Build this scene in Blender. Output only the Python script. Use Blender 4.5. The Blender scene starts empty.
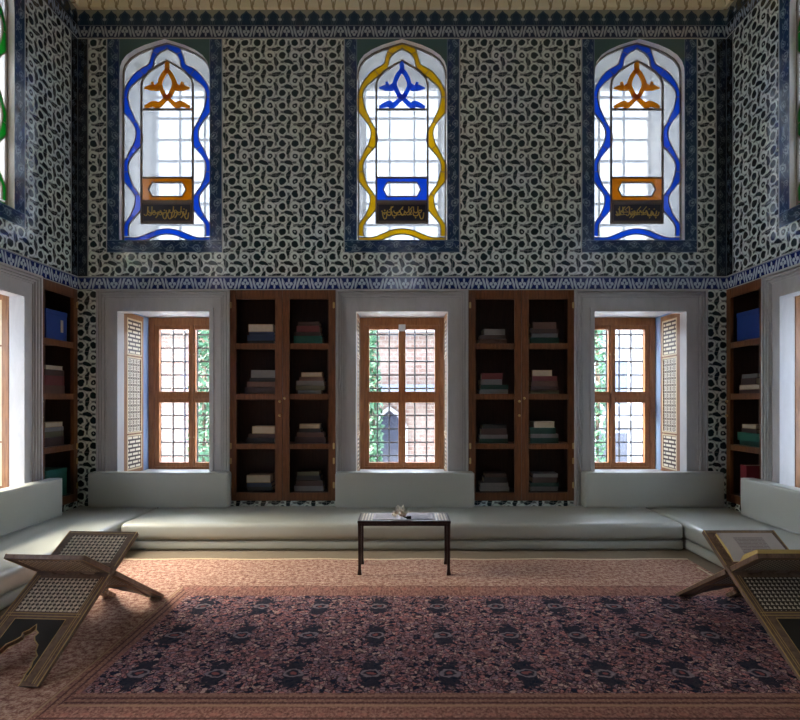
import bpy, bmesh, math, random
from mathutils import Vector, Matrix
random.seed(7)
scene = bpy.context.scene
COL = scene.collection
PI = math.pi

# ------------------------------------------------------------------ measures (metres)
F_PX, VPX, HOR = 540.0, 402.0, 400.0
H = 1.638            # eye height
D = 6.923            # back wall
HW = 4.16            # half width of the room
REAR = -2.2
SEAT = 0.298
ZTOP = 6.64          # top of the tiles
ZCEIL = 7.35
ZLOW = 3.048         # top of the marble frames

# ------------------------------------------------------------------ node helpers
class E:
    def __init__(s, nb, v): s.nb, s.v = nb, v
    def __add__(s, o): return s.nb.m('ADD', s, o)
    __radd__ = __add__
    def __sub__(s, o): return s.nb.m('SUBTRACT', s, o)
    def __rsub__(s, o): return s.nb.m('SUBTRACT', o, s)
    def __mul__(s, o): return s.nb.m('MULTIPLY', s, o)
    __rmul__ = __mul__
    def __truediv__(s, o): return s.nb.m('DIVIDE', s, o)
    def __rtruediv__(s, o): return s.nb.m('DIVIDE', o, s)
    def __neg__(s): return s.nb.m('MULTIPLY', s, -1.0)

class NB:
    """small builder of node materials"""
    def __init__(s, name):
        s.mat = bpy.data.materials.new(name); s.mat.use_nodes = True
        s.nt = s.mat.node_tree; s.N = s.nt.nodes; s.L = s.nt.links
        s.bsdf = s.N['Principled BSDF']; s.out = s.N['Material Output']
        s._uv = None; s._pos = None
    def put(s, sock, v):
        if isinstance(v, E): v = v.v
        if isinstance(v, bpy.types.NodeSocket): s.L.new(v, sock)
        elif isinstance(v, tuple) and sock.type == 'RGBA': sock.default_value = (v[0], v[1], v[2], 1)
        else: sock.default_value = v
    def m(s, op, a, b=None, c=None, clamp=False):
        n = s.N.new('ShaderNodeMath'); n.operation = op; n.use_clamp = clamp
        s.put(n.inputs[0], a)
        if b is not None: s.put(n.inputs[1], b)
        if c is not None: s.put(n.inputs[2], c)
        return E(s, n.outputs[0])
    def fract(s, a): return s.m('FRACT', a)
    def floor(s, a): return s.m('FLOOR', a)
    def abs(s, a): return s.m('ABSOLUTE', a)
    def sin(s, a): return s.m('SINE', a)
    def min(s, a, b): return s.m('MINIMUM', a, b)
    def max(s, a, b): return s.m('MAXIMUM', a, b)
    def hyp(s, a, b): return s.m('SQRT', a * a + b * b)
    def par(s, a): return s.m('MODULO', s.m('ABSOLUTE', a), 2.0)
    def ins(s, d, edge, soft=0.04):            # 1 where d < edge
        e = edge - d if isinstance(edge, E) else s.m('SUBTRACT', edge, d)
        return s.m('MULTIPLY_ADD', e, 1.0 / soft, 0.5, clamp=True)
    def mixf(s, f, a, b): return a + (b - a) * f if isinstance(b, E) else a + f * (s.m('SUBTRACT', b, a))
    def uvw(s):
        if s._uv is None:
            n = s.N.new('ShaderNodeTexCoord'); q = s.N.new('ShaderNodeSeparateXYZ'); s.L.new(n.outputs['UV'], q.inputs[0])
            s._uv = (E(s, q.outputs[0]), E(s, q.outputs[1])); s.uvsock = n.outputs['UV']
        return s._uv
    def obj(s):
        if s._pos is None: s._pos = s.N.new('ShaderNodeTexCoord').outputs['Object']
        return s._pos
    def comb(s, x, y, z=0.0):
        n = s.N.new('ShaderNodeCombineXYZ'); s.put(n.inputs[0], x); s.put(n.inputs[1], y); s.put(n.inputs[2], z); return n.outputs[0]
    def noise(s, scale, detail=2.0, vec=None, rough=0.5, dist=0.0):
        n = s.N.new('ShaderNodeTexNoise'); n.inputs['Scale'].default_value = scale; n.inputs['Detail'].default_value = detail
        n.inputs['Roughness'].default_value = rough; n.inputs['Distortion'].default_value = dist
        if vec is None: vec = s.obj()
        s.L.new(vec, n.inputs['Vector']); return E(s, n.outputs['Fac'])
    def voro(s, scale, vec, feature='F1', rnd=1.0):
        n = s.N.new('ShaderNodeTexVoronoi'); n.feature = feature; n.inputs['Scale'].default_value = scale
        n.inputs['Randomness'].default_value = rnd; s.L.new(vec, n.inputs['Vector']); return n
    def mix(s, f, a, b):
        n = s.N.new('ShaderNodeMix'); n.data_type = 'RGBA'
        s.put(n.inputs[0], f); s.put(n.inputs[6], a); s.put(n.inputs[7], b); return n.outputs[2]
    def sep(s, col):
        n = s.N.new('ShaderNodeSeparateColor'); s.L.new(col, n.inputs[0]); return [E(s, n.outputs[i]) for i in range(3)]
    def ramp(s, f, stops):
        n = s.N.new('ShaderNodeValToRGB'); s.put(n.inputs[0], f); el = n.color_ramp.elements
        while len(el) < len(stops): el.new(0.5)
        for e, (p, c) in zip(el, stops): e.position = p; e.color = (*c, 1)
        return n.outputs[0]
    def bump(s, h, strength=0.3, dist=0.01):
        n = s.N.new('ShaderNodeBump'); n.inputs['Strength'].default_value = strength; n.inputs['Distance'].default_value = dist
        s.put(n.inputs['Height'], h); s.L.new(n.outputs[0], s.bsdf.inputs['Normal'])
    def fin(s, col=None, rough=0.5, spec=0.5, metal=0.0):
        if col is not None: s.put(s.bsdf.inputs['Base Color'], col)
        s.put(s.bsdf.inputs['Roughness'], rough); s.put(s.bsdf.inputs['Specular IOR Level'], spec); s.put(s.bsdf.inputs['Metallic'], metal)
        return s.mat

MAT = {}
def plain(name, col, rough=0.5, spec=0.5, metal=0.0, var=0.12, scale=18.0):
    nb = NB(name); n = nb.noise(scale, 3)
    c = nb.mix(n, tuple(v * (1 - var) for v in col), tuple(min(1, v * (1 + var)) for v in col))
    MAT[name] = nb.fin(c, rough, spec, metal); return MAT[name]

def wood(name, c0, c1, rough=0.4, scale=6.0, spec=0.4):
    nb = NB(name)
    mp = nb.N.new('ShaderNodeMapping'); mp.inputs['Scale'].default_value = (7, 7, 0.7); nb.L.new(nb.obj(), mp.inputs[0])
    n = nb.noise(scale, 5, mp.outputs[0], 0.6, 0.6)
    col = nb.ramp(n, [(0.3, c0), (0.7, c1)])
    nb.bump(n, 0.12, 0.004)
    MAT[name] = nb.fin(col, rough, spec)

def tile_variation(nb):
    """slight hue changes from one glazed tile to the next"""
    u, v = nb.uvw()
    return nb.noise(1.1, 2, nb.comb(u, v))

# --- white and dark lattice tiles that fill the walls
def tile_field():
    nb = NB('lattice_tile'); u, v = nb.uvw()
    w1 = nb.noise(14, 1, nb.comb(u, v, 0.0)); w2 = nb.noise(14, 1, nb.comb(u, v, 5.0))
    c = 0.1615
    p = u / c + (w1 - 0.5) * 0.2; q = v / c + (w2 - 0.5) * 0.2
    fx = nb.fract(p) - 0.5; fy = nb.fract(q) - 0.5
    r = nb.hyp(fx, fy)
    pr = nb.par(nb.floor(p)) * nb.par(nb.floor(q))
    dot = nb.ins(r + (w1 - 0.5) * 0.1, 0.275 - pr * 0.07, 0.06)
    hx = nb.floor(p + 0.5); hy = nb.floor(q + 0.5)
    gx = nb.fract(p + 0.5) - 0.5; gy = nb.fract(q + 0.5) - 0.5
    f = nb.par(hx + hy)
    sg = nb.par(hx) * 2.0 - 1.0
    a = nb.mixf(f, gx, gy); b = nb.mixf(f, gy, gx * -1.0)
    b = b + a * a * 0.5 * sg - 0.02 * sg + a * 0.2 * sg
    leaf = nb.ins(nb.hyp(a / 0.40, b / 0.175), 1.0, 0.3)
    # fine dark outline round the white rosettes
    ring = nb.ins(nb.abs(r - 0.43), 0.03, 0.05) * 0.4
    ex = nb.abs(nb.fract(p + 0.5) - 0.5); ey = nb.abs(nb.fract(q + 0.5) - 0.5)
    gap1 = nb.ins(nb.hyp(ex / 0.085, (nb.fract(q) - 0.5) / 0.17), 1.0, 0.3)
    gap2 = nb.ins(nb.hyp((nb.fract(p) - 0.5) / 0.17, ey / 0.085), 1.0, 0.3)
    eye = nb.ins(r, 0.07, 0.04) * pr
    dark = nb.max(nb.max(dot, leaf), nb.max(ring, nb.max(gap1, gap2) * 0.85))
    dark = nb.m('SUBTRACT', dark, eye * 0.7, clamp=True)
    t = tile_variation(nb)
    dk = nb.ramp(t, [(0.25, (0.012, 0.026, 0.050)), (0.5, (0.012, 0.032, 0.034)), (0.75, (0.022, 0.024, 0.022))])
    wh = nb.ramp(t, [(0.3, (0.70, 0.78, 0.78)), (0.55, (0.70, 0.79, 0.71)), (0.75, (0.74, 0.76, 0.69))])
    # joints of the square tiles
    jx = nb.abs(nb.fract(u / (2 * c)) - 0.5); jz = nb.abs(nb.fract(v / (2 * c)) - 0.5)
    joint = nb.ins(0.5 - nb.max(jx, jz), 0.006, 0.01)
    col = nb.mix(joint * 0.45, nb.mix(dark, wh, dk), (0.6, 0.62, 0.60))
    nb.bump(nb.noise(3.0, 2, nb.comb(u, v, 2.0)), 0.10, 0.03)
    MAT['field'] = nb.fin(col, 0.12, 0.7)

# --- narrow dark blue scroll border; u runs along, v across in 0..1
def tile_border(name, ground, ground2, motif, width, amount=0.8):
    nb = NB(name); u, v = nb.uvw()
    w1 = nb.noise(9, 2, nb.comb(u, v * width, 3.0)); w2 = nb.noise(9, 2, nb.comb(u, v * width, 8.0))
    a = u / width + (w1 - 0.5) * 0.8; b = v + (w2 - 0.5) * 0.6
    vine = nb.abs(b - 0.5 - nb.sin(a * PI) * 0.30)
    m = nb.ins(vine, 0.02, 0.06) * 0.7
    fa = nb.fract(a + 0.0) - 0.5
    sgn = nb.par(nb.floor(a)) * 2.0 - 1.0
    fb = b - 0.5 + sgn * 0.14
    r = nb.hyp(fa, fb)
    m = nb.max(m, nb.ins(nb.abs(r - 0.21), 0.035, 0.06) * 0.8)
    m = nb.max(m, nb.ins(r, 0.09, 0.06))
    fa2 = nb.fract(a * 2.0) - 0.5; fb2 = nb.fract(b * 2.2 + 0.1) - 0.5
    m = nb.max(m, nb.ins(nb.hyp(fa2 - fb2 * 0.6, fb2 / 0.4), 0.2, 0.1) * 0.55)
    edge = nb.ins(0.5 - nb.abs(v - 0.5), 0.05, 0.02)
    m = nb.max(m, edge * 0.8) * amount
    t = tile_variation(nb)
    g = nb.mix(nb.m('MULTIPLY_ADD', t, 2.4, -0.7, clamp=True), ground, ground2)
    nb.bump(nb.noise(3.0, 2, nb.comb(u, v, 2.0)), 0.12, 0.03)
    MAT[name] = nb.fin(nb.mix(m, g, motif), 0.10, 0.75)

# --- blue band with white blossoms and slanting leaves; v in 0..1 over its height
def tile_band(name, ground, motif, period, height, amount=0.9):
    nb = NB(name); u, v = nb.uvw()
    s = u / period
    a = nb.fract(s) - 0.5
    fl = nb.par(nb.floor(s)) * 2.0 - 1.0
    k = height / period
    b = (v - 0.5) * fl                      # up and down in turn
    A = a; B = b * k
    def circ(cx, cy, rad): return nb.ins(nb.hyp(nb.abs(A) - cx if cx else A, B - cy), rad, 0.035)
    m = circ(0.0, 0.20, 0.125); m = nb.max(m, circ(0.14, 0.02, 0.12)); 
    m = nb.m('SUBTRACT', m, nb.ins(nb.hyp(A, B - 0.09), 0.055, 0.03), clamp=True)
    m = nb.max(m, nb.ins(nb.hyp(A / 0.07, (B + 0.2) / 0.16), 1.0, 0.3))
    st = nb.abs(nb.abs(A) - 0.40 + (B) * 0.35)
    m = nb.max(m, nb.ins(st, 0.075, 0.03))
    st2 = nb.abs(nb.abs(A) - 0.27 + B * 0.5)
    m = nb.max(m, nb.ins(st2, 0.02, 0.03) * nb.ins(B, -0.05, 0.05) * 0.8)
    keep = nb.ins(nb.abs(v - 0.5), 0.40, 0.02)
    m = m * keep
    line = nb.ins(nb.abs(nb.abs(v - 0.5) - 0.455), 0.02, 0.02) * 0.55
    m = nb.max(m, line) * amount
    t = tile_variation(nb)
    g = nb.mix(t, ground, tuple(x * 0.7 for x in ground))
    MAT[name] = nb.fin(nb.mix(m, g, motif), 0.10, 0.75)

# --- pointed palmettes of the top frieze
def tile_crest():
    nb = NB('crest_tile'); u, v = nb.uvw()
    s = u / 0.173; a = nb.abs(nb.fract(s) - 0.5)
    wd = nb.ramp(v, [(0.0, (0.5, 0, 0)), (0.25, (0.44, 0, 0)), (0.36, (0.34, 0, 0)), (0.5, (0.45, 0, 0)), (0.68, (0.36, 0, 0)), (0.8, (0.16, 0, 0)), (0.95, (0.0, 0, 0))])
    wr = nb.sep(wd)[0]
    body = nb.ins(a - wr, 0.0, 0.06)
    inner = nb.ins(nb.abs(a - wr + 0.12), 0.02, 0.03) * 0.25
    hook = nb.ins(nb.hyp(a - 0.46, (v - 0.36) * 1.1), 0.1, 0.05)
    t = tile_variation(nb)
    navy = nb.mix(t, (0.008, 0.026, 0.075), (0.010, 0.038, 0.055))
    bg = nb.mix(nb.ins(v, 0.5, 0.3), (0.30, 0.31, 0.24), (0.07, 0.11, 0.13))
    c = nb.mix(body, bg, navy)
    c = nb.mix(hook * 0.8, c, (0.35, 0.40, 0.42))
    c = nb.mix(inner, c, (0.2, 0.3, 0.34))
    MAT['crest'] = nb.fin(c, 0.16, 0.5)

# --- cream cove painted with gold arches
def cove():
    nb = NB('painted_cove'); u, v = nb.uvw()
    s = u / 0.173; a = nb.abs(nb.fract(s) - 0.5)
    q = nb.fract(v / 0.28)
    arch = nb.abs(nb.hyp(a / 0.5, q * 1.0) - 0.9)
    m = nb.ins(arch, 0.06, 0.06)
    stem = nb.ins(0.5 - a, 0.05, 0.04) * nb.ins(q, 0.5, 0.1)
    m = nb.max(m, stem)
    n = nb.noise(6, 3)
    cream = nb.mix(n, (0.86, 0.76, 0.50), (0.90, 0.82, 0.58))
    MAT['cove'] = nb.fin(nb.mix(m * 0.85, cream, (0.30, 0.19, 0.045)), 0.6, 0.3)

def marble():
    nb = NB('marble'); 
    mp = nb.N.new('ShaderNodeMapping'); mp.inputs['Scale'].default_value = (3, 3, 0.8); nb.L.new(nb.obj(), mp.inputs[0])
    n = nb.noise(2.2, 6, mp.outputs[0], 0.65, 1.4)
    MAT['marble'] = nb.fin(nb.ramp(n, [(0.25, (0.40, 0.39, 0.375)), (0.5, (0.45, 0.44, 0.425)), (0.75, (0.49, 0.48, 0.465))]), 0.32, 0.45)

def leather():
    nb = NB('upholstery'); n = nb.noise(160, 2); n2 = nb.noise(1.6, 3)
    c = nb.mix(n2, (0.37, 0.375, 0.32), (0.44, 0.445, 0.385))
    nb.bump(n2 * 3.0 + n * 0.15, 0.16, 0.03)
    nb.bsdf.inputs['Coat Weight'].default_value = 0.45; nb.bsdf.inputs['Coat Roughness'].default_value = 0.3
    MAT['leather'] = nb.fin(c, 0.42, 0.5)

def carpet_mat():
    nb = NB('plain_carpet'); u, v = nb.uvw(); vec = nb.comb(u, v)
    n = nb.noise(70, 3, vec, 0.7); n2 = nb.noise(5, 3, vec); n3 = nb.noise(26, 2, vec)
    c = nb.ramp(n * 0.55 + n3 * 0.45, [(0.36, (0.13, 0.05, 0.038)), (0.46, (0.31, 0.15, 0.11)), (0.54, (0.51, 0.32, 0.23)), (0.64, (0.70, 0.50, 0.37))])
    c = nb.mix(nb.m('MULTIPLY_ADD', n2, 1.2, -0.35, clamp=True) * 0.6, c, (0.30, 0.17, 0.13))
    nb.bump(n, 0.5, 0.01)
    MAT['carpet'] = nb.fin(c, 0.95, 0.1)

def rug_field():
    nb = NB('rug_field'); u, v = nb.uvw()
    w1 = nb.noise(16, 3, nb.comb(u, v)); w2 = nb.noise(16, 3, nb.comb(u, v, 4.0))
    vec = nb.comb(u + (w1 - 0.5) * 0.07, v + (w2 - 0.5) * 0.07)
    p = (u + 0.18) / 0.46 + 0.5 + (w1 - 0.5) * 0.12; q = (v - 3.717) / 0.52 + 0.5 + (w2 - 0.5) * 0.10
    # fine blossoms with dark outlines
    ed = nb.voro(40, vec, 'DISTANCE_TO_EDGE'); vc = nb.voro(40, vec, 'F1')
    rnd, rnd2, _ = nb.sep(vc.outputs['Color'])
    pal = nb.ramp(rnd, [(0.0, (0.014, 0.016, 0.04)), (0.10, (0.22, 0.105, 0.11)), (0.33, (0.34, 0.175, 0.18)), (0.5, (0.44, 0.18, 0.165)), (0.62, (0.28, 0.17, 0.19)), (0.82, (0.52, 0.32, 0.27)), (0.95, (0.06, 0.045, 0.07))])
    pal.node.color_ramp.interpolation = 'CONSTANT'
    line = nb.ins(E(nb, ed.outputs['Distance']), 0.075, 0.08)
    c = nb.mix(line * 0.9, pal, (0.012, 0.010, 0.016))
    curl = nb.ins(nb.abs(nb.noise(15, 2, nb.comb(u, v, 9.0), 0.5, 1.5) - 0.5), 0.02, 0.02)
    c = nb.mix(curl * 0.6, c, (0.012, 0.012, 0.02))
    core = nb.ins(E(nb, vc.outputs['Distance']), 0.2, 0.1) * nb.ins(0.55, rnd2, 0.02)
    c = nb.mix(core * 0.7, c, (0.38, 0.24, 0.22))
    # columns of dark blue medallions
    a = nb.fract(p) - 0.5; b = nb.fract(q) - 0.5
    med = nb.max(nb.abs(a) / 0.165, nb.abs(b) / 0.36) * 0.6 + nb.hyp(a / 0.165, b / 0.36) * 0.4
    wob = nb.noise(30, 2, nb.comb(u, v))
    mm = nb.ins(med + (wob - 0.5) * 1.3 + (w1 - 0.5) * 0.9, 0.84, 0.12)
    navy = nb.mix(nb.ins(E(nb, ed.outputs['Distance']), 0.05, 0.05), (0.007, 0.012, 0.026), (0.036, 0.032, 0.042))
    c = nb.mix(mm * 0.94, c, navy)
    rr = nb.hyp(a / 0.11, b / 0.075) + (wob - 0.5) * 0.9
    c = nb.mix(nb.ins(nb.abs(rr - 1.0), 0.2, 0.2) * 0.6, c, (0.36, 0.28, 0.29))
    c = nb.mix(nb.ins(rr, 0.4, 0.15) * 0.7, c, (0.33, 0.10, 0.09))
    # red rosettes between the columns
    a2 = nb.fract(p + 0.5) - 0.5; b2 = nb.fract(q + 0.5) - 0.5
    r2 = nb.hyp(a2 / 0.11, b2 / 0.10) + (wob - 0.5) * 1.0
    c = nb.mix(nb.ins(r2, 1.0, 0.2) * 0.4, c, (0.36, 0.14, 0.12))
    c = nb.mix(nb.ins(r2, 0.45, 0.2) * 0.6, c, (0.02, 0.02, 0.05))
    nb.bump(nb.noise(150, 2, nb.comb(u, v)), 0.4, 0.006)
    MAT['rug_field'] = nb.fin(c, 0.95, 0.1)

def rug_border():
    # u along the edge, v = distance from the rug's outer edge
    nb = NB('rug_border'); u, v = nb.uvw(); vec = nb.comb(u, v)
    n = nb.noise(60, 3, vec, 0.7); n2 = nb.noise(8, 2, vec)
    c = nb.ramp(n, [(0.35, (0.12, 0.055, 0.043)), (0.5, (0.26, 0.12, 0.092)), (0.68, (0.43, 0.24, 0.175))])
    for d, wdt, col in ((0.012, 0.007, (0.45, 0.30, 0.18)), (0.052, 0.005, (0.05, 0.02, 0.02)), (0.072, 0.004, (0.34, 0.19, 0.11)), (0.095, 0.006, (0.05, 0.025, 0.03)), (0.185, 0.008, (0.40, 0.24, 0.15)), (0.205, 0.005, (0.05, 0.02, 0.02)), (0.222, 0.003, (0.30, 0.17, 0.11)), (0.24, 0.006, (0.045, 0.02, 0.02)), (0.262, 0.004, (0.34, 0.2, 0.13))):
        c = nb.mix(nb.ins(nb.abs(v - d), wdt, 0.006) * 0.75, c, col)
    a = nb.fract(u / 0.11) - 0.5; b = (v - 0.033) / 0.11
    c = nb.mix(nb.ins(nb.hyp(a, b * 2.2) + (n2 - 0.5) * 0.3, 0.17, 0.1) * 0.6, c, (0.42, 0.25, 0.14))
    b3 = (v - 0.122) / 0.11
    c = nb.mix(nb.ins(nb.hyp(nb.fract(u / 0.11 + 0.3) - 0.5, b3 * 2.0) + (n2 - 0.5) * 0.4, 0.2, 0.1) * 0.55, c, (0.40, 0.16, 0.12))
    nb.bump(n, 0.4, 0.006)
    MAT['rug_border'] = nb.fin(c, 0.95, 0.1)

def inlay(name, tri, c_light, c_dark, cell):
    nb = NB(name); u, v = nb.uvw()
    a = nb.fract(u / cell); b = nb.fract(v / cell)
    if tri:
        m = nb.ins(b + nb.abs(a - 0.5) * 1.9, 0.88, 0.12) * nb.ins(0.1 - b, 0.0, 0.05)
    else:
        k = nb.par(nb.floor(u / cell) + nb.floor(v / cell))
        m = nb.ins(nb.abs(a - 0.5) + nb.abs(b - 0.5) * 0.9, 0.52, 0.12) * (1.0 - k * 0.25)
    t = nb.noise(30, 2, nb.comb(u, v))
    l = nb.mix(t, c_light, tuple(x * 0.75 for x in c_light))
    MAT[name] = nb.fin(nb.mix(m, c_dark, l), 0.3, 0.5)

def shutter_lattice():
    """pierced shutter panel: a pale star lattice set in brown wood"""
    nb = NB('star_inlay'); u, v = nb.uvw(); c = 0.092
    fx = nb.abs(nb.fract(u / c) - 0.5); fy = nb.abs(nb.fract(v / c) - 0.5)
    r = nb.hyp(fx, fy)
    d1 = nb.abs(nb.max(fx, fy) - 0.24); d2 = nb.abs((fx + fy) * 0.7071 - 0.24)
    m = nb.ins(nb.min(d1, d2), 0.055, 0.04)
    m = nb.max(m, nb.ins(r, 0.09, 0.04))
    m = nb.max(m, nb.ins(nb.abs((fx + fy) * 0.7071 - 0.5), 0.04, 0.04))
    MAT['star_inlay'] = nb.fin(nb.mix(m, (0.06, 0.03, 0.018), (0.78, 0.70, 0.54)), 0.4, 0.4)
    nb = NB('bar_inlay'); u, v = nb.uvw()
    b = nb.abs(nb.fract(v / 0.055) - 0.5); a = nb.abs(nb.fract(u / 0.16 + nb.par(nb.floor(v / 0.055)) * 0.5) - 0.5)
    m = nb.ins(b, 0.27, 0.08) * nb.ins(a, 0.43, 0.05)
    MAT['bar_inlay'] = nb.fin(nb.mix(m, (0.05, 0.025, 0.015), (0.78, 0.70, 0.52)), 0.4, 0.4)

def glassy(name, col, transp, spec=0.06, diff=None):
    nb = NB(name); N, L = nb.N, nb.L
    t = N.new('ShaderNodeBsdfTransparent'); t.inputs[0].default_value = (*col, 1)
    tr = N.new('ShaderNodeBsdfTranslucent'); tr.inputs[0].default_value = (*(diff or col), 1)
    mx = N.new('ShaderNodeMixShader'); mx.inputs[0].default_value = 1 - transp
    L.new(t.outputs[0], mx.inputs[1]); L.new(tr.outputs[0], mx.inputs[2])
    g = N.new('ShaderNodeBsdfGlossy'); g.inputs['Roughness'].default_value = 0.05; g.inputs[0].default_value = (1, 1, 1, 1)
    m2 = N.new('ShaderNodeMixShader'); m2.inputs[0].default_value = spec
    L.new(mx.outputs[0], m2.inputs[1]); L.new(g.outputs[0], m2.inputs[2]); L.new(m2.outputs[0], nb.out.inputs[0])
    nb.N.remove(nb.bsdf); MAT[name] = nb.mat

def text_page(name, paper, ink, line, margin):
    """page with a block of script lines; uv 0..1"""
    nb = NB(name); u, v = nb.uvw()
    inb = nb.ins(nb.abs(u - 0.5), 0.5 - margin[0], 0.02) * nb.ins(nb.abs(v - 0.5), 0.5 - margin[1], 0.02)
    rows = nb.ins(nb.abs(nb.fract(v / line) - 0.5), 0.22, 0.15)
    w = nb.ins(0.42, nb.noise(40, 3, nb.comb(u, nb.floor(v / line))), 0.1)
    m = inb * (rows * w * 0.6 + 0.18)
    n = nb.noise(4, 3, nb.comb(u, v))
    pc = nb.mix(n, paper, tuple(x * 0.86 for x in paper))
    MAT[name] = nb.fin(nb.mix(m, pc, ink), 0.7, 0.2)

def brick(name, c1, c2, mortar, scale):
    nb = NB(name); n = nb.N.new('ShaderNodeTexBrick'); u, v = nb.uvw(); nb.L.new(nb.uvsock, n.inputs[0])
    n.inputs['Color1'].default_value = (*c1, 1); n.inputs['Color2'].default_value = (*c2, 1); n.inputs['Mortar'].default_value = (*mortar, 1)
    n.inputs['Scale'].default_value = scale; n.inputs['Mortar Size'].default_value = 0.03
    t = nb.noise(1.3, 4)
    MAT[name] = nb.fin(nb.mix(nb.m('MULTIPLY_ADD', t, 1.6, -0.5, clamp=True), n.outputs[0], mortar), 0.9, 0.1)

tile_field()
tile_border('navy', (0.010, 0.032, 0.125), (0.014, 0.048, 0.085), (0.26, 0.38, 0.48), 0.17, 0.75)
tile_border('darkband', (0.010, 0.020, 0.045), (0.018, 0.024, 0.028), (0.17, 0.23, 0.25), 0.14, 0.6)
tile_border('spandrel', (0.008, 0.040, 0.040), (0.012, 0.030, 0.045), (0.09, 0.20, 0.19), 0.16, 0.7)
tile_border('bluetile', (0.02, 0.10, 0.38), (0.03, 0.13, 0.35), (0.45, 0.58, 0.72), 0.14, 0.7)
tile_band('blueband', (0.006, 0.022, 0.16), (0.55, 0.65, 0.75), 0.187, 0.165)
tile_band('topband', (0.006, 0.020, 0.065), (0.45, 0.53, 0.58), 0.173, 0.16, 0.8)
tile_crest(); cove(); marble(); leather(); carpet_mat(); rug_field(); rug_border(); shutter_lattice()
inlay('pearl_lattice', False, (0.86, 0.74, 0.55), (0.05, 0.03, 0.02), 0.029)
inlay('pearl_triangles', True, (0.78, 0.72, 0.60), (0.03, 0.018, 0.013), 0.030)
plain('tile_line', (0.40, 0.42, 0.40), 0.3)
plain('recess', (0.05, 0.03, 0.022), 0.8)
plain('plaster', (0.74, 0.73, 0.70), 0.7, 0.2)
plain('ceiling', (0.60, 0.52, 0.36), 0.7, 0.2)
plain('floor_matting', (0.23, 0.18, 0.125), 0.8, 0.15)
wood('window_wood', (0.27, 0.095, 0.030), (0.47, 0.19, 0.065))
wood('cabinet_wood', (0.10, 0.034, 0.012), (0.205, 0.078, 0.027))
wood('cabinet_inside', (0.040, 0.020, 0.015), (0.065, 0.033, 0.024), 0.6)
wood('shutter_wood', (0.17, 0.07, 0.026), (0.32, 0.14, 0.05))
wood('stand_wood', (0.11, 0.066, 0.046), (0.22, 0.14, 0.095), 0.32)
wood('table_wood', (0.018, 0.010, 0.010), (0.05, 0.026, 0.022), 0.3)
plain('ebony', (0.012, 0.010, 0.009), 0.35)
plain('gold_line', (0.46, 0.31, 0.12), 0.4)
plain('tan_line', (0.60, 0.47, 0.28), 0.45)
plain('brass', (0.55, 0.38, 0.16), 0.35, 0.5, 0.8)
plain('iron', (0.020, 0.022, 0.028), 0.5, 0.4)
plain('lead', (0.20, 0.16, 0.13), 0.5)
plain('painted_white', (0.72, 0.73, 0.75), 0.5)
plain('muntin', (0.50, 0.53, 0.58), 0.5)
plain('inscription_ground', (0.020, 0.020, 0.045), 0.4)
plain('gold_ink', (0.62, 0.44, 0.10), 0.35)
plain('paper_edge', (0.62, 0.47, 0.17), 0.7)
plain('white_petal', (0.80, 0.77, 0.68), 0.6)
plain('black_item', (0.012, 0.012, 0.014), 0.4)
plain('bark', (0.10, 0.07, 0.05), 0.9)
plain('leaf', (0.018, 0.075, 0.03), 0.6, var=0.4, scale=4)
plain('paving', (0.66, 0.67, 0.69), 0.9)
plain('pale_wall', (0.185, 0.185, 0.19), 0.8)
plain('slate', (0.07, 0.085, 0.11), 0.7)
plain('dark_window', (0.015, 0.018, 0.03), 0.2)
brick('brickwork', (0.105, 0.056, 0.045), (0.14, 0.094, 0.078), (0.165, 0.145, 0.13), 2.2)
glassy('clear_glass', (0.93, 0.95, 0.96), 1.0, 0.05)
glassy('milk_glass', (0.92, 0.94, 0.95), 0.27, 0.05, (0.17, 0.175, 0.18))
glassy('blue_glass', (0.055, 0.25, 0.80), 0.5, 0.05)
glassy('cyan_glass', (0.02, 0.28, 0.62), 0.45, 0.05)
glassy('yellow_glass', (0.86, 0.62, 0.045), 0.45, 0.05)
glassy('amber_glass', (0.70, 0.36, 0.03), 0.45, 0.05)
glassy('green_glass', (0.015, 0.34, 0.07), 0.45, 0.05)
text_page('manuscript_page', (0.66, 0.60, 0.56), (0.20, 0.15, 0.17), 0.055, (0.24, 0.17))
text_page('sheet_page', (0.62, 0.58, 0.62), (0.22, 0.20, 0.22), 0.12, (0.08, 0.14))
BOOKC = {'tan': (0.42, 0.28, 0.15), 'brown': (0.14, 0.07, 0.045), 'dark brown': (0.075, 0.042, 0.034), 'grey': (0.20, 0.19, 0.18), 'dark blue': (0.035, 0.05, 0.10),
         'black': (0.03, 0.027, 0.027), 'maroon': (0.17, 0.035, 0.035), 'green': (0.02, 0.12, 0.075), 'olive': (0.12, 0.11, 0.06), 'blue': (0.012, 0.045, 0.22),
         'red': (0.26, 0.03, 0.04), 'dark green': (0.02, 0.065, 0.045), 'cream': (0.52, 0.44, 0.32)}
for k, c in BOOKC.items(): plain('cover_' + k.replace(' ', '_'), c, 0.55)
plain('pages', (0.55, 0.45, 0.31), 0.8)

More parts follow.
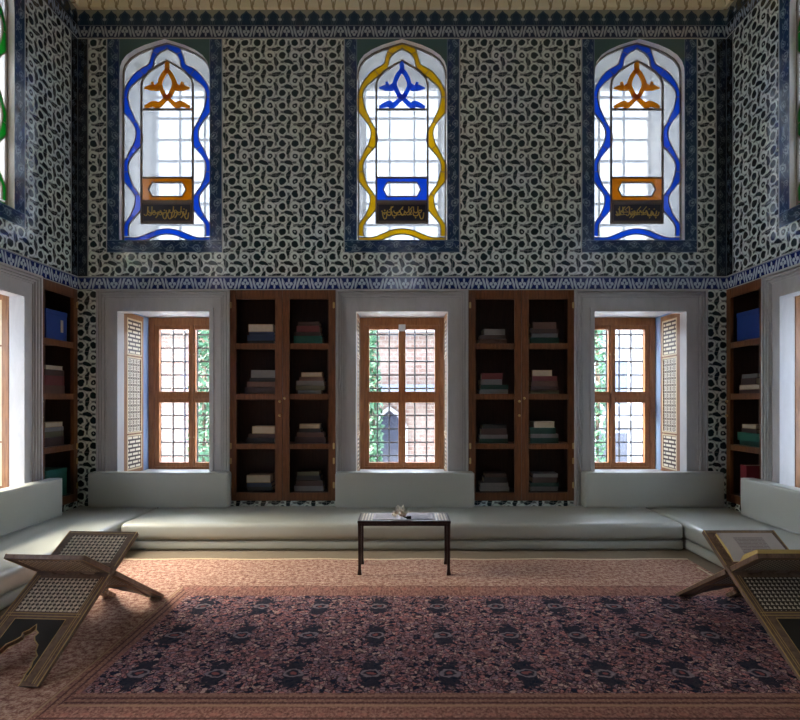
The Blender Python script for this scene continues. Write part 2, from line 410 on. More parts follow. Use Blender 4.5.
# ------------------------------------------------------------------ geometry helpers
def new_obj(name, bm, mats, parent=None, loc=None, smooth=False):
    me = bpy.data.meshes.new(name); bmesh.ops.recalc_face_normals(bm, faces=bm.faces[:]) ; bm.to_mesh(me); bm.free()
    for m in (mats if isinstance(mats, (list, tuple)) else [mats]): me.materials.append(MAT[m])
    if smooth:
        for p in me.polygons: p.use_smooth = True
    o = bpy.data.objects.new(name, me); COL.objects.link(o)
    if parent: o.parent = parent
    if loc: o.location = loc
    return o
def tag(o, label=None, cat=None, group=None, kind=None):
    if label: o['label'] = label
    if cat: o['category'] = cat
    if group: o['group'] = group
    if kind: o['kind'] = kind
    return o
def empty(name, loc=(0, 0, 0), rz=0.0, parent=None):
    o = bpy.data.objects.new(name, None); COL.objects.link(o); o.location = loc; o.rotation_euler = (0, 0, rz); o.empty_display_size = 0.1
    if parent: o.parent = parent
    return o
def box(bm, x0, x1, y0, y1, z0, z1, mi=0, bev=0.0, seg=2):
    vs = [bm.verts.new(p) for p in ((x0, y0, z0), (x1, y0, z0), (x1, y1, z0), (x0, y1, z0), (x0, y0, z1), (x1, y0, z1), (x1, y1, z1), (x0, y1, z1))]
    fs = [bm.faces.new([vs[i] for i in q]) for q in ((0, 3, 2, 1), (4, 5, 6, 7), (0, 1, 5, 4), (1, 2, 6, 5), (2, 3, 7, 6), (3, 0, 4, 7))]
    for f in fs: f.material_index = mi
    if bev > 0:
        es = list({e for f in fs for e in f.edges})
        bmesh.ops.bevel(bm, geom=es, offset=bev, segments=seg, affect='EDGES', profile=0.5)
    return fs
def planar_uv(bm, fu):
    uv = bm.loops.layers.uv.verify()
    for f in bm.faces:
        for l in f.loops: l[uv].uv = fu(l.vert.co)
def prism(bm, pts, y0, y1, mi=0, place=None):
    """polygon in (x, z) drawn out from y0 to y1"""
    place = place or (lambda x, y, z: (x, y, z))
    a = [bm.verts.new(place(x, y0, z)) for x, z in pts]; b = [bm.verts.new(place(x, y1, z)) for x, z in pts]
    n = len(pts); fs = [bm.faces.new(a), bm.faces.new(b[::-1])]
    for i in range(n): fs.append(bm.faces.new([a[i], b[i], b[(i + 1) % n], a[(i + 1) % n]]))
    for f in fs: f.material_index = mi
    return fs
def ribbon(bm, path, w, y0, y1, mi=0, closed=False, place=None):
    """flat strip following a path in (x, z), w wide (number or list), with real thickness"""
    place = place or (lambda x, y, z: (x, y, z))
    n = len(path); ws = w if isinstance(w, (list, tuple)) else [w] * n
    rows = []
    for i, (x, z) in enumerate(path):
        p = path[(i - 1) % n] if (closed or i > 0) else path[i]; q = path[(i + 1) % n] if (closed or i < n - 1) else path[i]
        t = Vector((q[0] - p[0], q[1] - p[1])); 
        if t.length < 1e-9: t = Vector((1, 0))
        t.normalize(); nx, nz = -t.y * ws[i] / 2, t.x * ws[i] / 2
        rows.append([bm.verts.new(place(*c)) for c in ((x + nx, y0, z + nz), (x - nx, y0, z - nz), (x - nx, y1, z - nz), (x + nx, y1, z + nz))])
    m = n if closed else n - 1
    for i in range(m):
        r, s = rows[i], rows[(i + 1) % n]
        for k in range(4):
            f = bm.faces.new([r[k], r[(k + 1) % 4], s[(k + 1) % 4], s[k]]); f.material_index = mi
    if not closed:
        for r in (rows[0], rows[-1]):
            f = bm.faces.new(r); f.material_index = mi
def smooth_path(pts, k=4, closed=False):
    out = []; n = len(pts)
    rng = range(n if closed else n - 1)
    for i in rng:
        g = lambda j: pts[j % n] if closed else pts[max(0, min(n - 1, j))]
        p0, p1, p2, p3 = g(i - 1), g(i), g(i + 1), g(i + 2)
        for s in range(k):
            t = s / k
            out.append(tuple(0.5 * (2 * p1[d] + (p2[d] - p0[d]) * t + (2 * p0[d] - 5 * p1[d] + 4 * p2[d] - p3[d]) * t * t + (3 * p1[d] - p0[d] - 3 * p2[d] + p3[d]) * t ** 3) for d in (0, 1)))
    if not closed: out.append(pts[-1])
    return out
def tube(bm, pts, r, seg=8, mi=0):
    rows = []; n = len(pts); rs = r if isinstance(r, (list, tuple)) else [r] * n
    for i, p in enumerate(pts):
        p = Vector(p); t = Vector(pts[min(n - 1, i + 1)]) - Vector(pts[max(0, i - 1)]); t.normalize()
        u = t.cross(Vector((0, 0, 1))); 
        if u.length < 1e-3: u = t.cross(Vector((1, 0, 0)))
        u.normalize(); w = t.cross(u)
        rows.append([bm.verts.new(p + (u * math.cos(a) + w * math.sin(a)) * rs[i]) for a in [2 * PI * k / seg for k in range(seg)]])
    for a, b in zip(rows, rows[1:]):
        for k in range(seg):
            f = bm.faces.new([a[k], a[(k + 1) % seg], b[(k + 1) % seg], b[k]]); f.material_index = mi
    for q in (rows[0], rows[-1]):
        f = bm.faces.new(q); f.material_index = mi
def ball(bm, c, r, seg=10, mi=0, sc=(1, 1, 1)):
    g = bmesh.ops.create_uvsphere(bm, u_segments=seg, v_segments=max(4, seg // 2 + 1), radius=r, matrix=Matrix.Translation(c) @ Matrix.Diagonal((*sc, 1)))
    for v in g['verts']:
        for f in v.link_faces: f.material_index = mi

PX = 1 / 78.0
ARCH = [(-45, 166), (-44.5, 173), (-42.5, 179), (-38, 185), (-30, 190.5), (-20, 195), (-10, 198.2), (0, 201)]
ARCH = [(x * PX, y * PX) for x, y in ARCH]
ARCHF = ARCH + [(-x, y) for x, y in ARCH[-2::-1]]
UPZ0 = 3.69; UPHW = 45 * PX; UPTOP = UPZ0 + 201 * PX
OPEN_HW, OPEN_TOP, SILL, FR_HW = 0.585, 2.766, 0.64, 0.84
NICHE_HW, NICHE_TOP, NICHE_D = 0.625, 2.83, 0.94
CAB_Z0, CAB_Z1, CAB_D = 0.345, ZLOW, 0.40

# ------------------------------------------------------------------ walls
def make_wall(name, loc, rz, x0, x1, up, low, cabs, label):
    """x along the wall, y outward, z up; cells between break lines carry the tile of their zone"""
    B = 0.16; ln = 0.012
    zb = sorted({0.0, SEAT, SILL, OPEN_TOP, CAB_Z0, ZLOW, ZLOW + ln, ZLOW + 0.165, ZLOW + 0.177, UPZ0 - B, UPZ0 - B + ln, UPZ0, UPTOP, UPTOP + 0.012, UPTOP + 0.18, ZTOP})
    xb = {x0, x1, x0 + 0.13, x1 - 0.13, x0 + 0.142, x1 - 0.142}
    for c in up: xb |= {c - UPHW, c + UPHW, c - UPHW - B, c + UPHW + B, c - UPHW - B - ln, c + UPHW + B + ln}
    for c in low: xb |= {c - OPEN_HW, c + OPEN_HW}
    for a, b in cabs: xb |= {a, b}
    xb = sorted(x for x in xb if x0 <= x <= x1)
    MI = ['field', 'navy', 'darkband', 'blueband', 'topband', 'crest', 'spandrel', 'tile_line', 'recess']
    def zone(x, z):
        if z < ZLOW:
            for c in low:
                if abs(x - c) < OPEN_HW and SILL < z < OPEN_TOP: return None
            for a, b in cabs:
                if a < x < b and CAB_Z0 < z: return None
            return ('field', x, z)
        if z < ZLOW + ln: return ('tile_line', x, z)
        if z < ZLOW + 0.165: return ('blueband', x - x0, (z - ZLOW) / 0.165)
        if z < ZLOW + 0.177: return ('tile_line', x, z)
        if z > UPTOP + 0.18: return ('crest', x - x0, (z - UPTOP - 0.18) / (ZTOP - UPTOP - 0.18))
        if z > UPTOP + 0.012: return ('topband', x - x0, (z - UPTOP - 0.012) / 0.168)
        if z > UPTOP: return ('tile_line', x, z)
        if x < x0 + 0.13: return ('darkband', z, (x - x0) / 0.13)
        if x > x1 - 0.13: return ('darkband', z, (x1 - x) / 0.13)
        if x < x0 + 0.142 or x > x1 - 0.142: return ('tile_line', x, z)
        for c in up:
            if abs(x - c) < UPHW and z > UPZ0: return None
            if abs(x - c) < UPHW + B and z > UPZ0:
                return ('navy', z, (abs(x - c) - UPHW) / B)
            if abs(x - c) < UPHW + B and z > UPZ0 - B: return ('navy', x, (UPZ0 - z) / B)
            if abs(x - c) < UPHW + B + ln and z > UPZ0 - B - ln: return ('tile_line', x, z)
        return ('field', x, z)
    bm = bmesh.new(); uv = bm.loops.layers.uv.verify()
    def quad(pts, fu, mi):
        f = bm.faces.new([bm.verts.new((x, 0, z)) for x, z in pts]); f.material_index = mi
        for l in f.loops: l[uv].uv = fu(l.vert.co.x, l.vert.co.z)
    for xa, xc in zip(xb, xb[1:]):
        for za, zc in zip(zb, zb[1:]):
            if xc - xa < 1e-6 or zc - za < 1e-6: continue
            mx, mz = (xa + xc) / 2, (za + zc) / 2
            r = zone(mx, mz)
            if r is None: continue
            e = 1e-5
            fu = lambda x, z: zone(min(max(x, xa + e), xc - e), min(max(z, za + e), zc - e))[1:]
            quad([(xa, za), (xc, za), (xc, zc), (xa, zc)], fu, MI.index(r[0]))
    for a, b in cabs:                           # closed recess that takes the bookcase
        d = CAB_D + 0.01; z0_, z1_ = CAB_Z0, ZLOW
        for pts in (((a, 0, z0_), (a, d, z0_), (a, d, z1_), (a, 0, z1_)), ((b, 0, z0_), (b, d, z0_), (b, d, z1_), (b, 0, z1_)), ((a, d, z0_), (b, d, z0_), (b, d, z1_), (a, d, z1_)),
                    ((a, 0, z0_), (b, 0, z0_), (b, d, z0_), (a, d, z0_)), ((a, 0, z1_), (b, 0, z1_), (b, d, z1_), (a, d, z1_))):
            f = bm.faces.new([bm.verts.new(p) for p in pts]); f.material_index = MI.index('recess')
    for c in up:                                # spandrels above the pointed arches
        for (xa, za), (xc, zc) in zip(ARCHF, ARCHF[1:]):
            quad([(c + xa, UPZ0 + za), (c + xc, UPZ0 + zc), (c + xc, UPTOP), (c + xa, UPTOP)], lambda x, z: (x, (z - UPZ0) / 0.3), MI.index('spandrel'))
    me = bpy.data.meshes.new(name); bm.to_mesh(me); bm.free()
    for m in MI: me.materials.append(MAT[m])
    o = bpy.data.objects.new(name, me); COL.objects.link(o); o.location = loc; o.rotation_euler = (0, 0, rz)
    tag(o, label, 'wall', None, 'structure'); return o

SIDE_LOW, SIDE_UP = [5.30], [5.22, 1.6]
CABX = 1.53
make_wall('wall_back', (0, D, 0), 0, -HW, HW, [-3.045, 0, 3.045], [-3.04, 0, 3.04], [(-CABX - 0.685, -CABX + 0.685), (CABX - 0.685, CABX + 0.685)], 'tiled wall facing the room with three arched windows over three lower windows')
make_wall('wall_left', (-HW, 0, 0), PI / 2, REAR, D, SIDE_UP, SIDE_LOW + [1.6], [(6.155, 6.905)], 'tiled side wall with the green glass window and the cabinet holding a green box')
make_wall('wall_right', (HW, 0, 0), -PI / 2, -D, -REAR, [-a for a in SIDE_UP], [-a for a in SIDE_LOW], [(-6.905, -6.155)], 'tiled side wall with the green glass window and the cabinet holding a red book')
make_wall('wall_rear', (0, REAR, 0), PI, -HW, HW, [0], [], [], 'tiled wall behind the viewer')

bm = bmesh.new(); box(bm, -HW, HW, REAR, D, -0.2, -0.004)
tag(new_obj('floor', bm, 'floor_matting'), 'pale matting floor showing as a strip in front of the benches', 'floor', None, 'structure')
bm = bmesh.new(); box(bm, -HW - 0.3, HW + 0.3, REAR - 0.3, D + 0.3, ZCEIL, ZCEIL + 0.2)
tag(new_obj('ceiling', bm, 'ceiling'), 'cream and gold ceiling', 'ceiling', None, 'structure')
bm = bmesh.new(); uvl = bm.loops.layers.uv.verify()
for (ax, ay, bx, by) in ((-HW, D, HW, D), (-HW, REAR, -HW, D), (HW, D, HW, REAR), (HW, REAR, -HW, REAR)):
    ln = math.hypot(bx - ax, by - ay); nx, ny = (by - ay) / ln, -(bx - ax) / ln       # inward
    prof = [(0.0, ZTOP), (-0.045, ZTOP), (-0.045, ZTOP + 0.03), (-0.03, ZTOP + 0.035), (-0.05, ZTOP + 0.25), (-0.14, ZTOP + 0.48), (-0.32, ZCEIL)]
    acc = 0
    for (d0, z0), (d1, z1) in zip(prof, prof[1:]):
        seg = math.hypot(d1 - d0, z1 - z0)
        P = [(ax - nx * -d0 * -1, ay - ny * -d0 * -1, z0)]
        pts = [(ax + nx * -d0, ay + ny * -d0, z0), (bx + nx * -d0, by + ny * -d0, z0), (bx + nx * -d1, by + ny * -d1, z1), (ax + nx * -d1, ay + ny * -d1, z1)]
        f = bm.faces.new([bm.verts.new(p) for p in pts])
        for l, q in zip(f.loops, ((0, acc), (ln, acc), (ln, acc + seg), (0, acc + seg))): l[uvl].uv = q
        acc += seg
tag(new_obj('trim_1', bm, 'cove'), 'cream cove painted with gold arches above the tile frieze', 'cornice', None, 'structure')

# ------------------------------------------------------------------ lower windows
WN = [0]
def lower_window(loc, rz, label, shutters, plate=False, simple=False):
    WN[0] += 1
    root = empty('window_%d' % WN[0], loc, rz); tag(root, label, 'window', None, 'structure')
    # marble surround with stepped mouldings
    bm = bmesh.new()
    def surround(hw_o, top_o, hw_i, top_i, y0, y1):
        box(bm, -hw_o, -hw_i, y0, y1, SEAT, top_o); box(bm, hw_i, hw_o, y0, y1, SEAT, top_o); box(bm, -hw_i, hw_i, y0, y1, top_i, top_o)
    surround(FR_HW, ZLOW, OPEN_HW, OPEN_TOP, -0.03, 0.12)
    for d0, d1, yf in ((0.0, 0.022, -0.078), (0.036, 0.056, -0.066), (0.070, 0.086, -0.056), (0.104, 0.112, -0.042)):
        surround(FR_HW - d0, ZLOW - 0.002 - d0, FR_HW - d1, ZLOW - 0.002 - d1, yf, -0.03)
    surround(OPEN_HW + 0.05, OPEN_TOP + 0.05, OPEN_HW, OPEN_TOP, -0.045, -0.03)
    box(bm, -OPEN_HW, OPEN_HW, -0.03, 0.12, SEAT, SILL)
    new_obj('marble_frame', bm, 'marble', root)
    # niche through the thick wall
    bm = bmesh.new(); n, e = NICHE_HW, NICHE_D + 0.12
    box(bm, -n - 0.1, -n, 0.12, e, SILL - 0.1, NICHE_TOP + 0.1, 0); box(bm, n, n + 0.1, 0.12, e, SILL - 0.1, NICHE_TOP + 0.1, 0)
    box(bm, -n, n, 0.12, e, NICHE_TOP, NICHE_TOP + 0.1, 1); box(bm, -n, n, 0.12, e, SILL - 0.1, SILL, 1)
    planar_uv(bm, lambda c: (c.z, c.y * 2.5))
    new_obj('niche', bm, ['bluetile', 'marble'], root)
    y0, y1 = NICHE_D - 0.06, NICHE_D + 0.02
    bm = bmesh.new()
    box(bm, -n, -0.54, y0, y1, SILL, NICHE_TOP, bev=0.006); box(bm, 0.54, n, y0, y1, SILL, NICHE_TOP, bev=0.006)
    box(bm, -0.54, 0.54, y0, y1, 2.72, NICHE_TOP, bev=0.006); box(bm, -0.54, 0.54, y0, y1, SILL, SILL + 0.035, bev=0.006)
    new_obj('wood_frame', bm, 'window_wood', root)
    for s in (-1, 1):
        bm = bmesh.new(); a, b = (0.003, 0.54); x = lambda v: v * s
        def bx(p, q, z0, z1, yy0=y0 + 0.012, yy1=y1 - 0.012): box(bm, min(x(p), x(q)), max(x(p), x(q)), yy0, yy1, z0, z1, bev=0.005)
        zt, zb = 2.72, SILL + 0.035
        bx(a, 0.05, zb, zt); bx(0.475, b, zb, zt)
        bx(0.05, 0.475, 2.657, zt); bx(0.05, 0.475, 1.60, 1.76); bx(0.05, 0.475, zb, 0.735)
        bx(0.05, 0.475, 1.655, 1.70, y0 + 0.0, y1 - 0.03)
        sash = new_obj('sash', bm, 'window_wood', root)
        bm = bmesh.new(); box(bm, min(x(0.05), x(0.475)), max(x(0.05), x(0.475)), NICHE_D - 0.022, NICHE_D - 0.016, zb + 0.04, zt - 0.05)
        if not simple: new_obj('pane', bm, 'clear_glass', sash)
        else: bm.free()
        if not simple:
            for zz in (2.3, 1.1):
                bm = bmesh.new(); ball(bm, (x(0.026), y0 + 0.008, zz), 0.012); new_obj('knob', bm, 'brass', sash, smooth=True)
    bm = bmesh.new(); box(bm, -0.022, 0.022, y0 - 0.004, y1 - 0.004, SILL + 0.03, 2.725, bev=0.005); new_obj('meeting_stile', bm, 'window_wood', root)
    if plate:
        bm = bmesh.new(); box(bm, -0.05, 0.05, y0 - 0.012, y0 - 0.002, 2.63, 2.73, bev=0.003); new_obj('latch_plate', bm, 'painted_white', root)
    # iron grille outside
    bm = bmesh.new(); yg = NICHE_D + 0.17
    for xv in (-0.55, -0.365, -0.19, 0.0, 0.19, 0.365, 0.55): tube(bm, [(xv, yg, SILL - 0.1), (xv, yg, NICHE_TOP + 0.1)], 0.012, 6)
    for k in range(12):
        z = 0.61 + 0.2 * k
        tube(bm, [(-0.7, yg, z), (0.7, yg, z)], 0.012, 6)
        for xv in (-0.55, -0.365, -0.19, 0.19, 0.365, 0.55): ball(bm, (xv, yg, z), 0.024, 6)
    if not simple: new_obj('grille', bm, 'iron', root)
    else: bm.free()
    # shutters folded back against the niche sides
    for s in shutters:
        sh = empty('shutter', (0, 0, 0), 0, root)
        xo = s * (NICHE_HW - 0.005); xi = s * (NICHE_HW - 0.036)
        xa, xb2 = min(xo, xi), max(xo, xi); ya, yb = 0.13, 0.66; z0, z1 = SILL + 0.01, 2.80
        bm = bmesh.new(); zs = [z0, z0 + 0.07, 1.15, 1.21, 2.20, 2.26, z1 - 0.09, z1]
        box(bm, xa, xb2, ya, ya + 0.10, z0, z1, bev=0.004); box(bm, xa, xb2, yb - 0.075, yb, z0, z1, bev=0.004)
        for q in (0, 2, 4, 6): box(bm, xa, xb2, ya + 0.10, yb - 0.075, zs[q], zs[q + 1], bev=0.003)
        new_obj('stile_frame', bm, 'shutter_wood', sh)
        xm0, xm1 = min(xo, xi + s * 0.008), max(xo, xi + s * 0.008)
        for (q, mt) in ((1, 'bar_inlay'), (3, 'star_inlay'), (5, 'bar_inlay')):
            bm = bmesh.new(); box(bm, xm0, xm1, ya + 0.10, yb - 0.075, zs[q], zs[q + 1]); planar_uv(bm, lambda c: (c.y - ya - 0.075, c.z))
            new_obj('carved_panel', bm, mt, sh)
        bm = bmesh.new(); xe = s * (NICHE_HW - 0.038); e0, e1 = min(xe, xi), max(xe, xi)
        for q in (1, 3, 5):
            for (pa, pb, pc, pd) in ((ya + 0.075, ya + 0.10, zs[q] - 0.02, zs[q + 1] + 0.02), (yb - 0.075, yb - 0.05, zs[q] - 0.02, zs[q + 1] + 0.02), (ya + 0.10, yb - 0.075, zs[q] - 0.02, zs[q]), (ya + 0.10, yb - 0.075, zs[q + 1], zs[q + 1] + 0.02)):
                box(bm, e0, e1, pa, pb, pc, pd)
        new_obj('bone_edging', bm, 'tan_line', sh)
    return root
lower_window((-3.04, D, 0), 0, 'marble framed lower window beside the left corner, pierced shutter folded on its left', [-1])
lower_window((0, D, 0), 0, 'marble framed middle lower window between the two tall bookcases', [-1, 1], True)
lower_window((3.04, D, 0), 0, 'marble framed lower window beside the right corner, pierced shutter folded on its right', [1])
lower_window((-HW, 5.30, 0), PI / 2, 'marble framed lower window in the left side wall, mostly cut off', [1])
lower_window((HW, 5.30, 0), -PI / 2, 'marble framed lower window in the right side wall, mostly cut off', [-1])

lower_window((-HW, 1.6, 0), PI / 2, 'marble framed lower window out of view in the left side wall, added for light', [], False, True)  # unseen opening, put in so daylight reaches the foreground

# ------------------------------------------------------------------ upper stained glass windows
def arabic_strokes(bm, x0, x1, z0, z1, seed, y0, y1):
    """flowing script line of uprights, bowls and dots as seen on the panels"""
    rnd = random.Random(seed); w = x1 - x0; h = z1 - z0
    x = x1
    while x > x0 + 0.03:
        k = rnd.choice('albnmkr')
        if k == 'a':
            ribbon(bm, [(x, z0 + h * 0.3), (x - 0.004, z0 + h * 0.92)], 0.014, y0, y1); x -= 0.028
        elif k == 'l':
            ribbon(bm, smooth_path([(x, z0 + h * 0.95), (x - 0.006, z0 + h * 0.4), (x - 0.03, z0 + h * 0.28), (x - 0.05, z0 + h * 0.38)]), 0.013, y0, y1); x -= 0.055
        elif k == 'b':
            ribbon(bm, smooth_path([(x, z0 + h * 0.55), (x - 0.012, z0 + h * 0.3), (x - 0.06, z0 + h * 0.27), (x - 0.075, z0 + h * 0.5)]), 0.014, y0, y1)
            prism(bm, [(x - 0.04, z0 + h * 0.05), (x - 0.028, z0 + h * 0.12), (x - 0.04, z0 + h * 0.19), (x - 0.052, z0 + h * 0.12)], y0, y1); x -= 0.08
        elif k == 'n':
            ribbon(bm, smooth_path([(x, z0 + h * 0.5), (x - 0.01, z0 + h * 0.1), (x - 0.04, z0 + h * 0.06), (x - 0.06, z0 + h * 0.45)]), 0.014, y0, y1)
            prism(bm, [(x - 0.03, z0 + h * 0.6), (x - 0.018, z0 + h * 0.67), (x - 0.03, z0 + h * 0.74), (x - 0.042, z0 + h * 0.67)], y0, y1); x -= 0.066
        elif k == 'm':
            c = [(x - 0.02 + 0.017 * math.cos(t * PI / 4), z0 + h * 0.42 + 0.017 * math.sin(t * PI / 4)) for t in range(8)]
            ribbon(bm, c, 0.010, y0, y1, closed=True); x -= 0.045
        elif k == 'k':
            ribbon(bm, [(x, z0 + h * 0.95), (x - 0.05, z0 + h * 0.6), (x - 0.01, z0 + h * 0.35), (x - 0.07, z0 + h * 0.33)], 0.012, y0, y1); x -= 0.075
        else:
            ribbon(bm, smooth_path([(x, z0 + h * 0.6), (x - 0.008, z0 + h * 0.3), (x - 0.035, z0 + h * 0.1)]), 0.014, y0, y1); x -= 0.035

TRACE = [(0, 190), (-9, 186), (-14, 178), (-17, 169), (-28, 161), (-38, 150), (-41.5, 139), (-40.5, 128), (-34, 117), (-28.5, 106), (-28.5, 95), (-35.5, 84), (-41, 73), (-41.5, 63), (-37, 53), (-30, 43), (-28.5, 33), (-33, 24), (-40, 14), (-42, 3)]
UN = [0]
def upper_window(loc, rz, label, band, accent, seed, detail=True):
    WN[0] += 1
    root = empty('window_%d' % WN[0], loc, rz); tag(root, label, 'window', None, 'structure')
    Z = UPZ0; T = 0.08
    outline = [(-UPHW, Z), *[(x, Z + z) for x, z in ARCHF], (UPHW, Z)]
    bm = bmesh.new()                                    # plaster reveal round the opening
    n = len(outline)
    for i in range(n):
        a, b = outline[i], outline[(i + 1) % n]
        f = bm.faces.new([bm.verts.new(p) for p in ((a[0], 0, a[1]), (b[0], 0, b[1]), (b[0], T, b[1]), (a[0], T, a[1]))])
    new_obj('reveal', bm, 'plaster', root)
    bm = bmesh.new(); prism(bm, [(x * 0.999, z) for x, z in outline], T + 0.012, T + 0.016)
    new_obj('clear_pane', bm, 'milk_glass', root)
    # splayed plaster niche and the plain outer window
    bm = bmesh.new(); ow, oz0, oz1, e = 0.52, Z + 0.02, UPTOP - 0.2, 0.9
    A = [(-0.72, T, Z - 0.05), (0.72, T, Z - 0.05), (0.72, T, UPTOP + 0.1), (-0.72, T, UPTOP + 0.1)]
    Bq = [(-0.56, e, oz0), (0.56, e, oz0), (0.56, e, UPTOP + 0.1), (-0.56, e, UPTOP + 0.1)]
    for i in range(4):
        j = (i + 1) % 4; bm.faces.new([bm.verts.new(p) for p in (A[i], A[j], Bq[j], Bq[i])])
    box(bm, -0.8, -ow, e, e + 0.1, Z - 0.1, UPTOP + 0.2); box(bm, ow, 0.8, e, e + 0.1, Z - 0.1, UPTOP + 0.2)
    box(bm, -ow, ow, e, e + 0.1, oz1 + 0.1, UPTOP + 0.2); box(bm, -ow, ow, e, e + 0.1, Z - 0.1, oz0)
    new_obj('niche', bm, 'plaster', root)
    if detail:
        bm = bmesh.new()
        for xv in (-0.18, 0.18): box(bm, xv - 0.014, xv + 0.014, e + 0.02, e + 0.05, oz0, oz1 + 0.1)
        z = oz0 + 0.16
        while z < oz1 + 0.1: box(bm, -ow, ow, e + 0.02, e + 0.05, z - 0.014, z + 0.014); z += 0.31
        new_obj('outer_muntins', bm, 'muntin', root)
    Q = lambda L: [(x * PX, Z + (y * 1.03 + 3) * PX) for x, y in L]
    P = lambda L: [(x * PX, Z + y * PX) for x, y in L]
    half = smooth_path([(x * 1.02, y * 1.03 + 3) for x, y in TRACE], 4)
    left = P(half); right = [(-x, z) for x, z in left]
    ws = []
    for i in range(len(half)):
        t = i / 4.0; ws.append((5.8 + 1.8 * math.sin(t * 2.05)) * PX)
    bot = P(smooth_path([(-43, 1.6), (-30, 1.6), (-20, 5), (-10, 9), (0, 10.5), (10, 9), (20, 5), (30, 1.6), (43, 1.6)], 4))
    y0, y1 = T - 0.004, T + 0.010
    for nm, w_, paths in (('tracery', 1.0, None),):
        bm = bmesh.new()
        ribbon(bm, left, ws, y0, y1); ribbon(bm, right, ws, y0, y1); ribbon(bm, bot, 5.4 * PX, y0, y1)
        new_obj('tracery', bm, band, root)
    # thin plaster cames on both sides of each coloured band
    bm = bmesh.new()
    def offset(path, wlist, s):
        out = []
        for i, (x, z) in enumerate(path):
            p = path[max(0, i - 1)]; q = path[min(len(path) - 1, i + 1)]; t = Vector((q[0] - p[0], q[1] - p[1])).normalized()
            out.append((x - t.y * s * wlist[i] / 2, z + t.x * s * wlist[i] / 2))
        return out
    for path, wl in ((left, ws), (right, ws), (bot, [5.4 * PX] * len(bot))):
        for s in (-1, 1): ribbon(bm, offset(path, wl, s), 0.9 * PX, y0 - 0.004, y1)
    for i in range(6, len(left) - 2, 9):
        for pth in (left, right):
            (xa, za), (xb_, zb_) = pth[i], pth[i + 1]; t = Vector((xb_ - xa, zb_ - za)).normalized(); hw = ws[i] / 2
            ribbon(bm, [(xa - t.y * hw, za + t.x * hw), (xa + t.y * hw, za - t.x * hw)], 0.6 * PX, y0 - 0.003, y1)
    # inner pointed frame
    inner = Q([(-26, 15), (-26, 152), (-24, 158), (-18, 164.5), (-9, 170), (0, 175), (9, 170), (18, 164.5), (24, 158), (26, 152), (26, 15)])
    ribbon(bm, inner + [], 2.0 * PX, y0 - 0.006, y1, closed=True)
    for zz in (127, 60, 37): ribbon(bm, Q([(-26, zz), (26, zz)]), 1.8 * PX, y0 - 0.006, y1)
    ribbon(bm, P([(x_, y_) for x_, y_ in ((-44, 1), (-44, 165))]), 1.6 * PX, y0 - 0.006, y1); ribbon(bm, P([(44, 1), (44, 165)]), 1.6 * PX, y0 - 0.006, y1)
    ribbon(bm, P([(x * 78 * 0.985, y * 78 * 0.998 - 0.4) for x, y in ARCHF]), 1.6 * PX, y0 - 0.006, y1)
    ribbon(bm, P([(-44, 1), (44, 1)]), 1.6 * PX, y0 - 0.006, y1)
    new_obj('came_frame', bm, 'lead', root)
    # medallion in the arch
    bm = bmesh.new()
    oval = smooth_path([(0, 165), (4.5, 160), (7.5, 152), (5, 145), (1.5, 139.5), (-1.5, 139.5), (-5, 145), (-7.5, 152), (-4.5, 160)], 3, True)
    ribbon(bm, Q(oval), 4.4 * PX, y0 - 0.002, y1, closed=True)
    ribbon(bm, Q([(0, 163), (0, 174)]), 4.6 * PX, y0 - 0.0025, y1)
    for s in (-1, 1):
        ribbon(bm, Q(smooth_path([(s * 8, 150), (s * 12, 148), (s * 17, 148.5), (s * 23, 148)], 3)), [1.3 * w * PX for w in ([5.0] * 3 + [4.2, 3.6, 4.6, 4.2, 3.0, 1.6, 1.0])][:10], y0 - 0.003, y1)
        ribbon(bm, Q([(s * 14, 149), (s * 15.5, 154)]), 2.8 * PX, y0 - 0.0035, y1)
        ribbon(bm, Q(smooth_path([(-s * 4, 142), (s * 3, 136), (s * 9, 131), (s * 14, 132.5), (s * 23, 129)], 3)), [1.4 * w * PX for w in (3.0, 3, 3, 3, 3.2, 3.4, 4, 4.6, 4.8, 4.2, 3.4, 2.6, 2)], y0 - 0.004 - 0.0005 * s, y1)
    new_obj('medallion', bm, accent, root)
    # cartouche: coloured rectangle with a clear hexagon
    bm = bmesh.new(); zc = 48.5; hexo = [(-19, zc), (-15, zc + 7), (15, zc + 7), (19, zc), (15, zc - 7), (-15, zc - 7)]
    rect = [(-25, zc), (-25, zc + 10.8), (25, zc + 10.8), (25, zc), (25, zc - 10.8), (-25, zc - 10.8)]
    hp, rp = Q(hexo), Q(rect)
    for i in range(6):
        j = (i + 1) % 6; prism(bm, [rp[i], rp[j], hp[j], hp[i]], y0, y1)
    cart = new_obj('cartouche', bm, accent, root)
    bm = bmesh.new(); ribbon(bm, hp, 1.3 * PX, y0 - 0.005, y1, closed=True); new_obj('hexagon_came', bm, 'lead', cart)
    # dark inscription panel with gold script
    pn = Q([(-26, 15), (26, 15), (26, 36), (-26, 36)]); bm = bmesh.new(); prism(bm, pn, y0 - 0.004, y1 + 0.001)
    panel = new_obj('inscription_panel', bm, 'inscription_ground', root)
    bm = bmesh.new(); fr = Q([(-24, 17), (24, 17), (24, 34), (-24, 34)]); ribbon(bm, fr, 0.8 * PX, y0 - 0.008, y0 - 0.003, closed=True)
    fr = Q([(-25.4, 15.6), (25.4, 15.6), (25.4, 35.4), (-25.4, 35.4)]); ribbon(bm, fr, 1.2 * PX, y0 - 0.008, y0 - 0.003, closed=True)
    new_obj('inscription_border', bm, 'lead', panel)
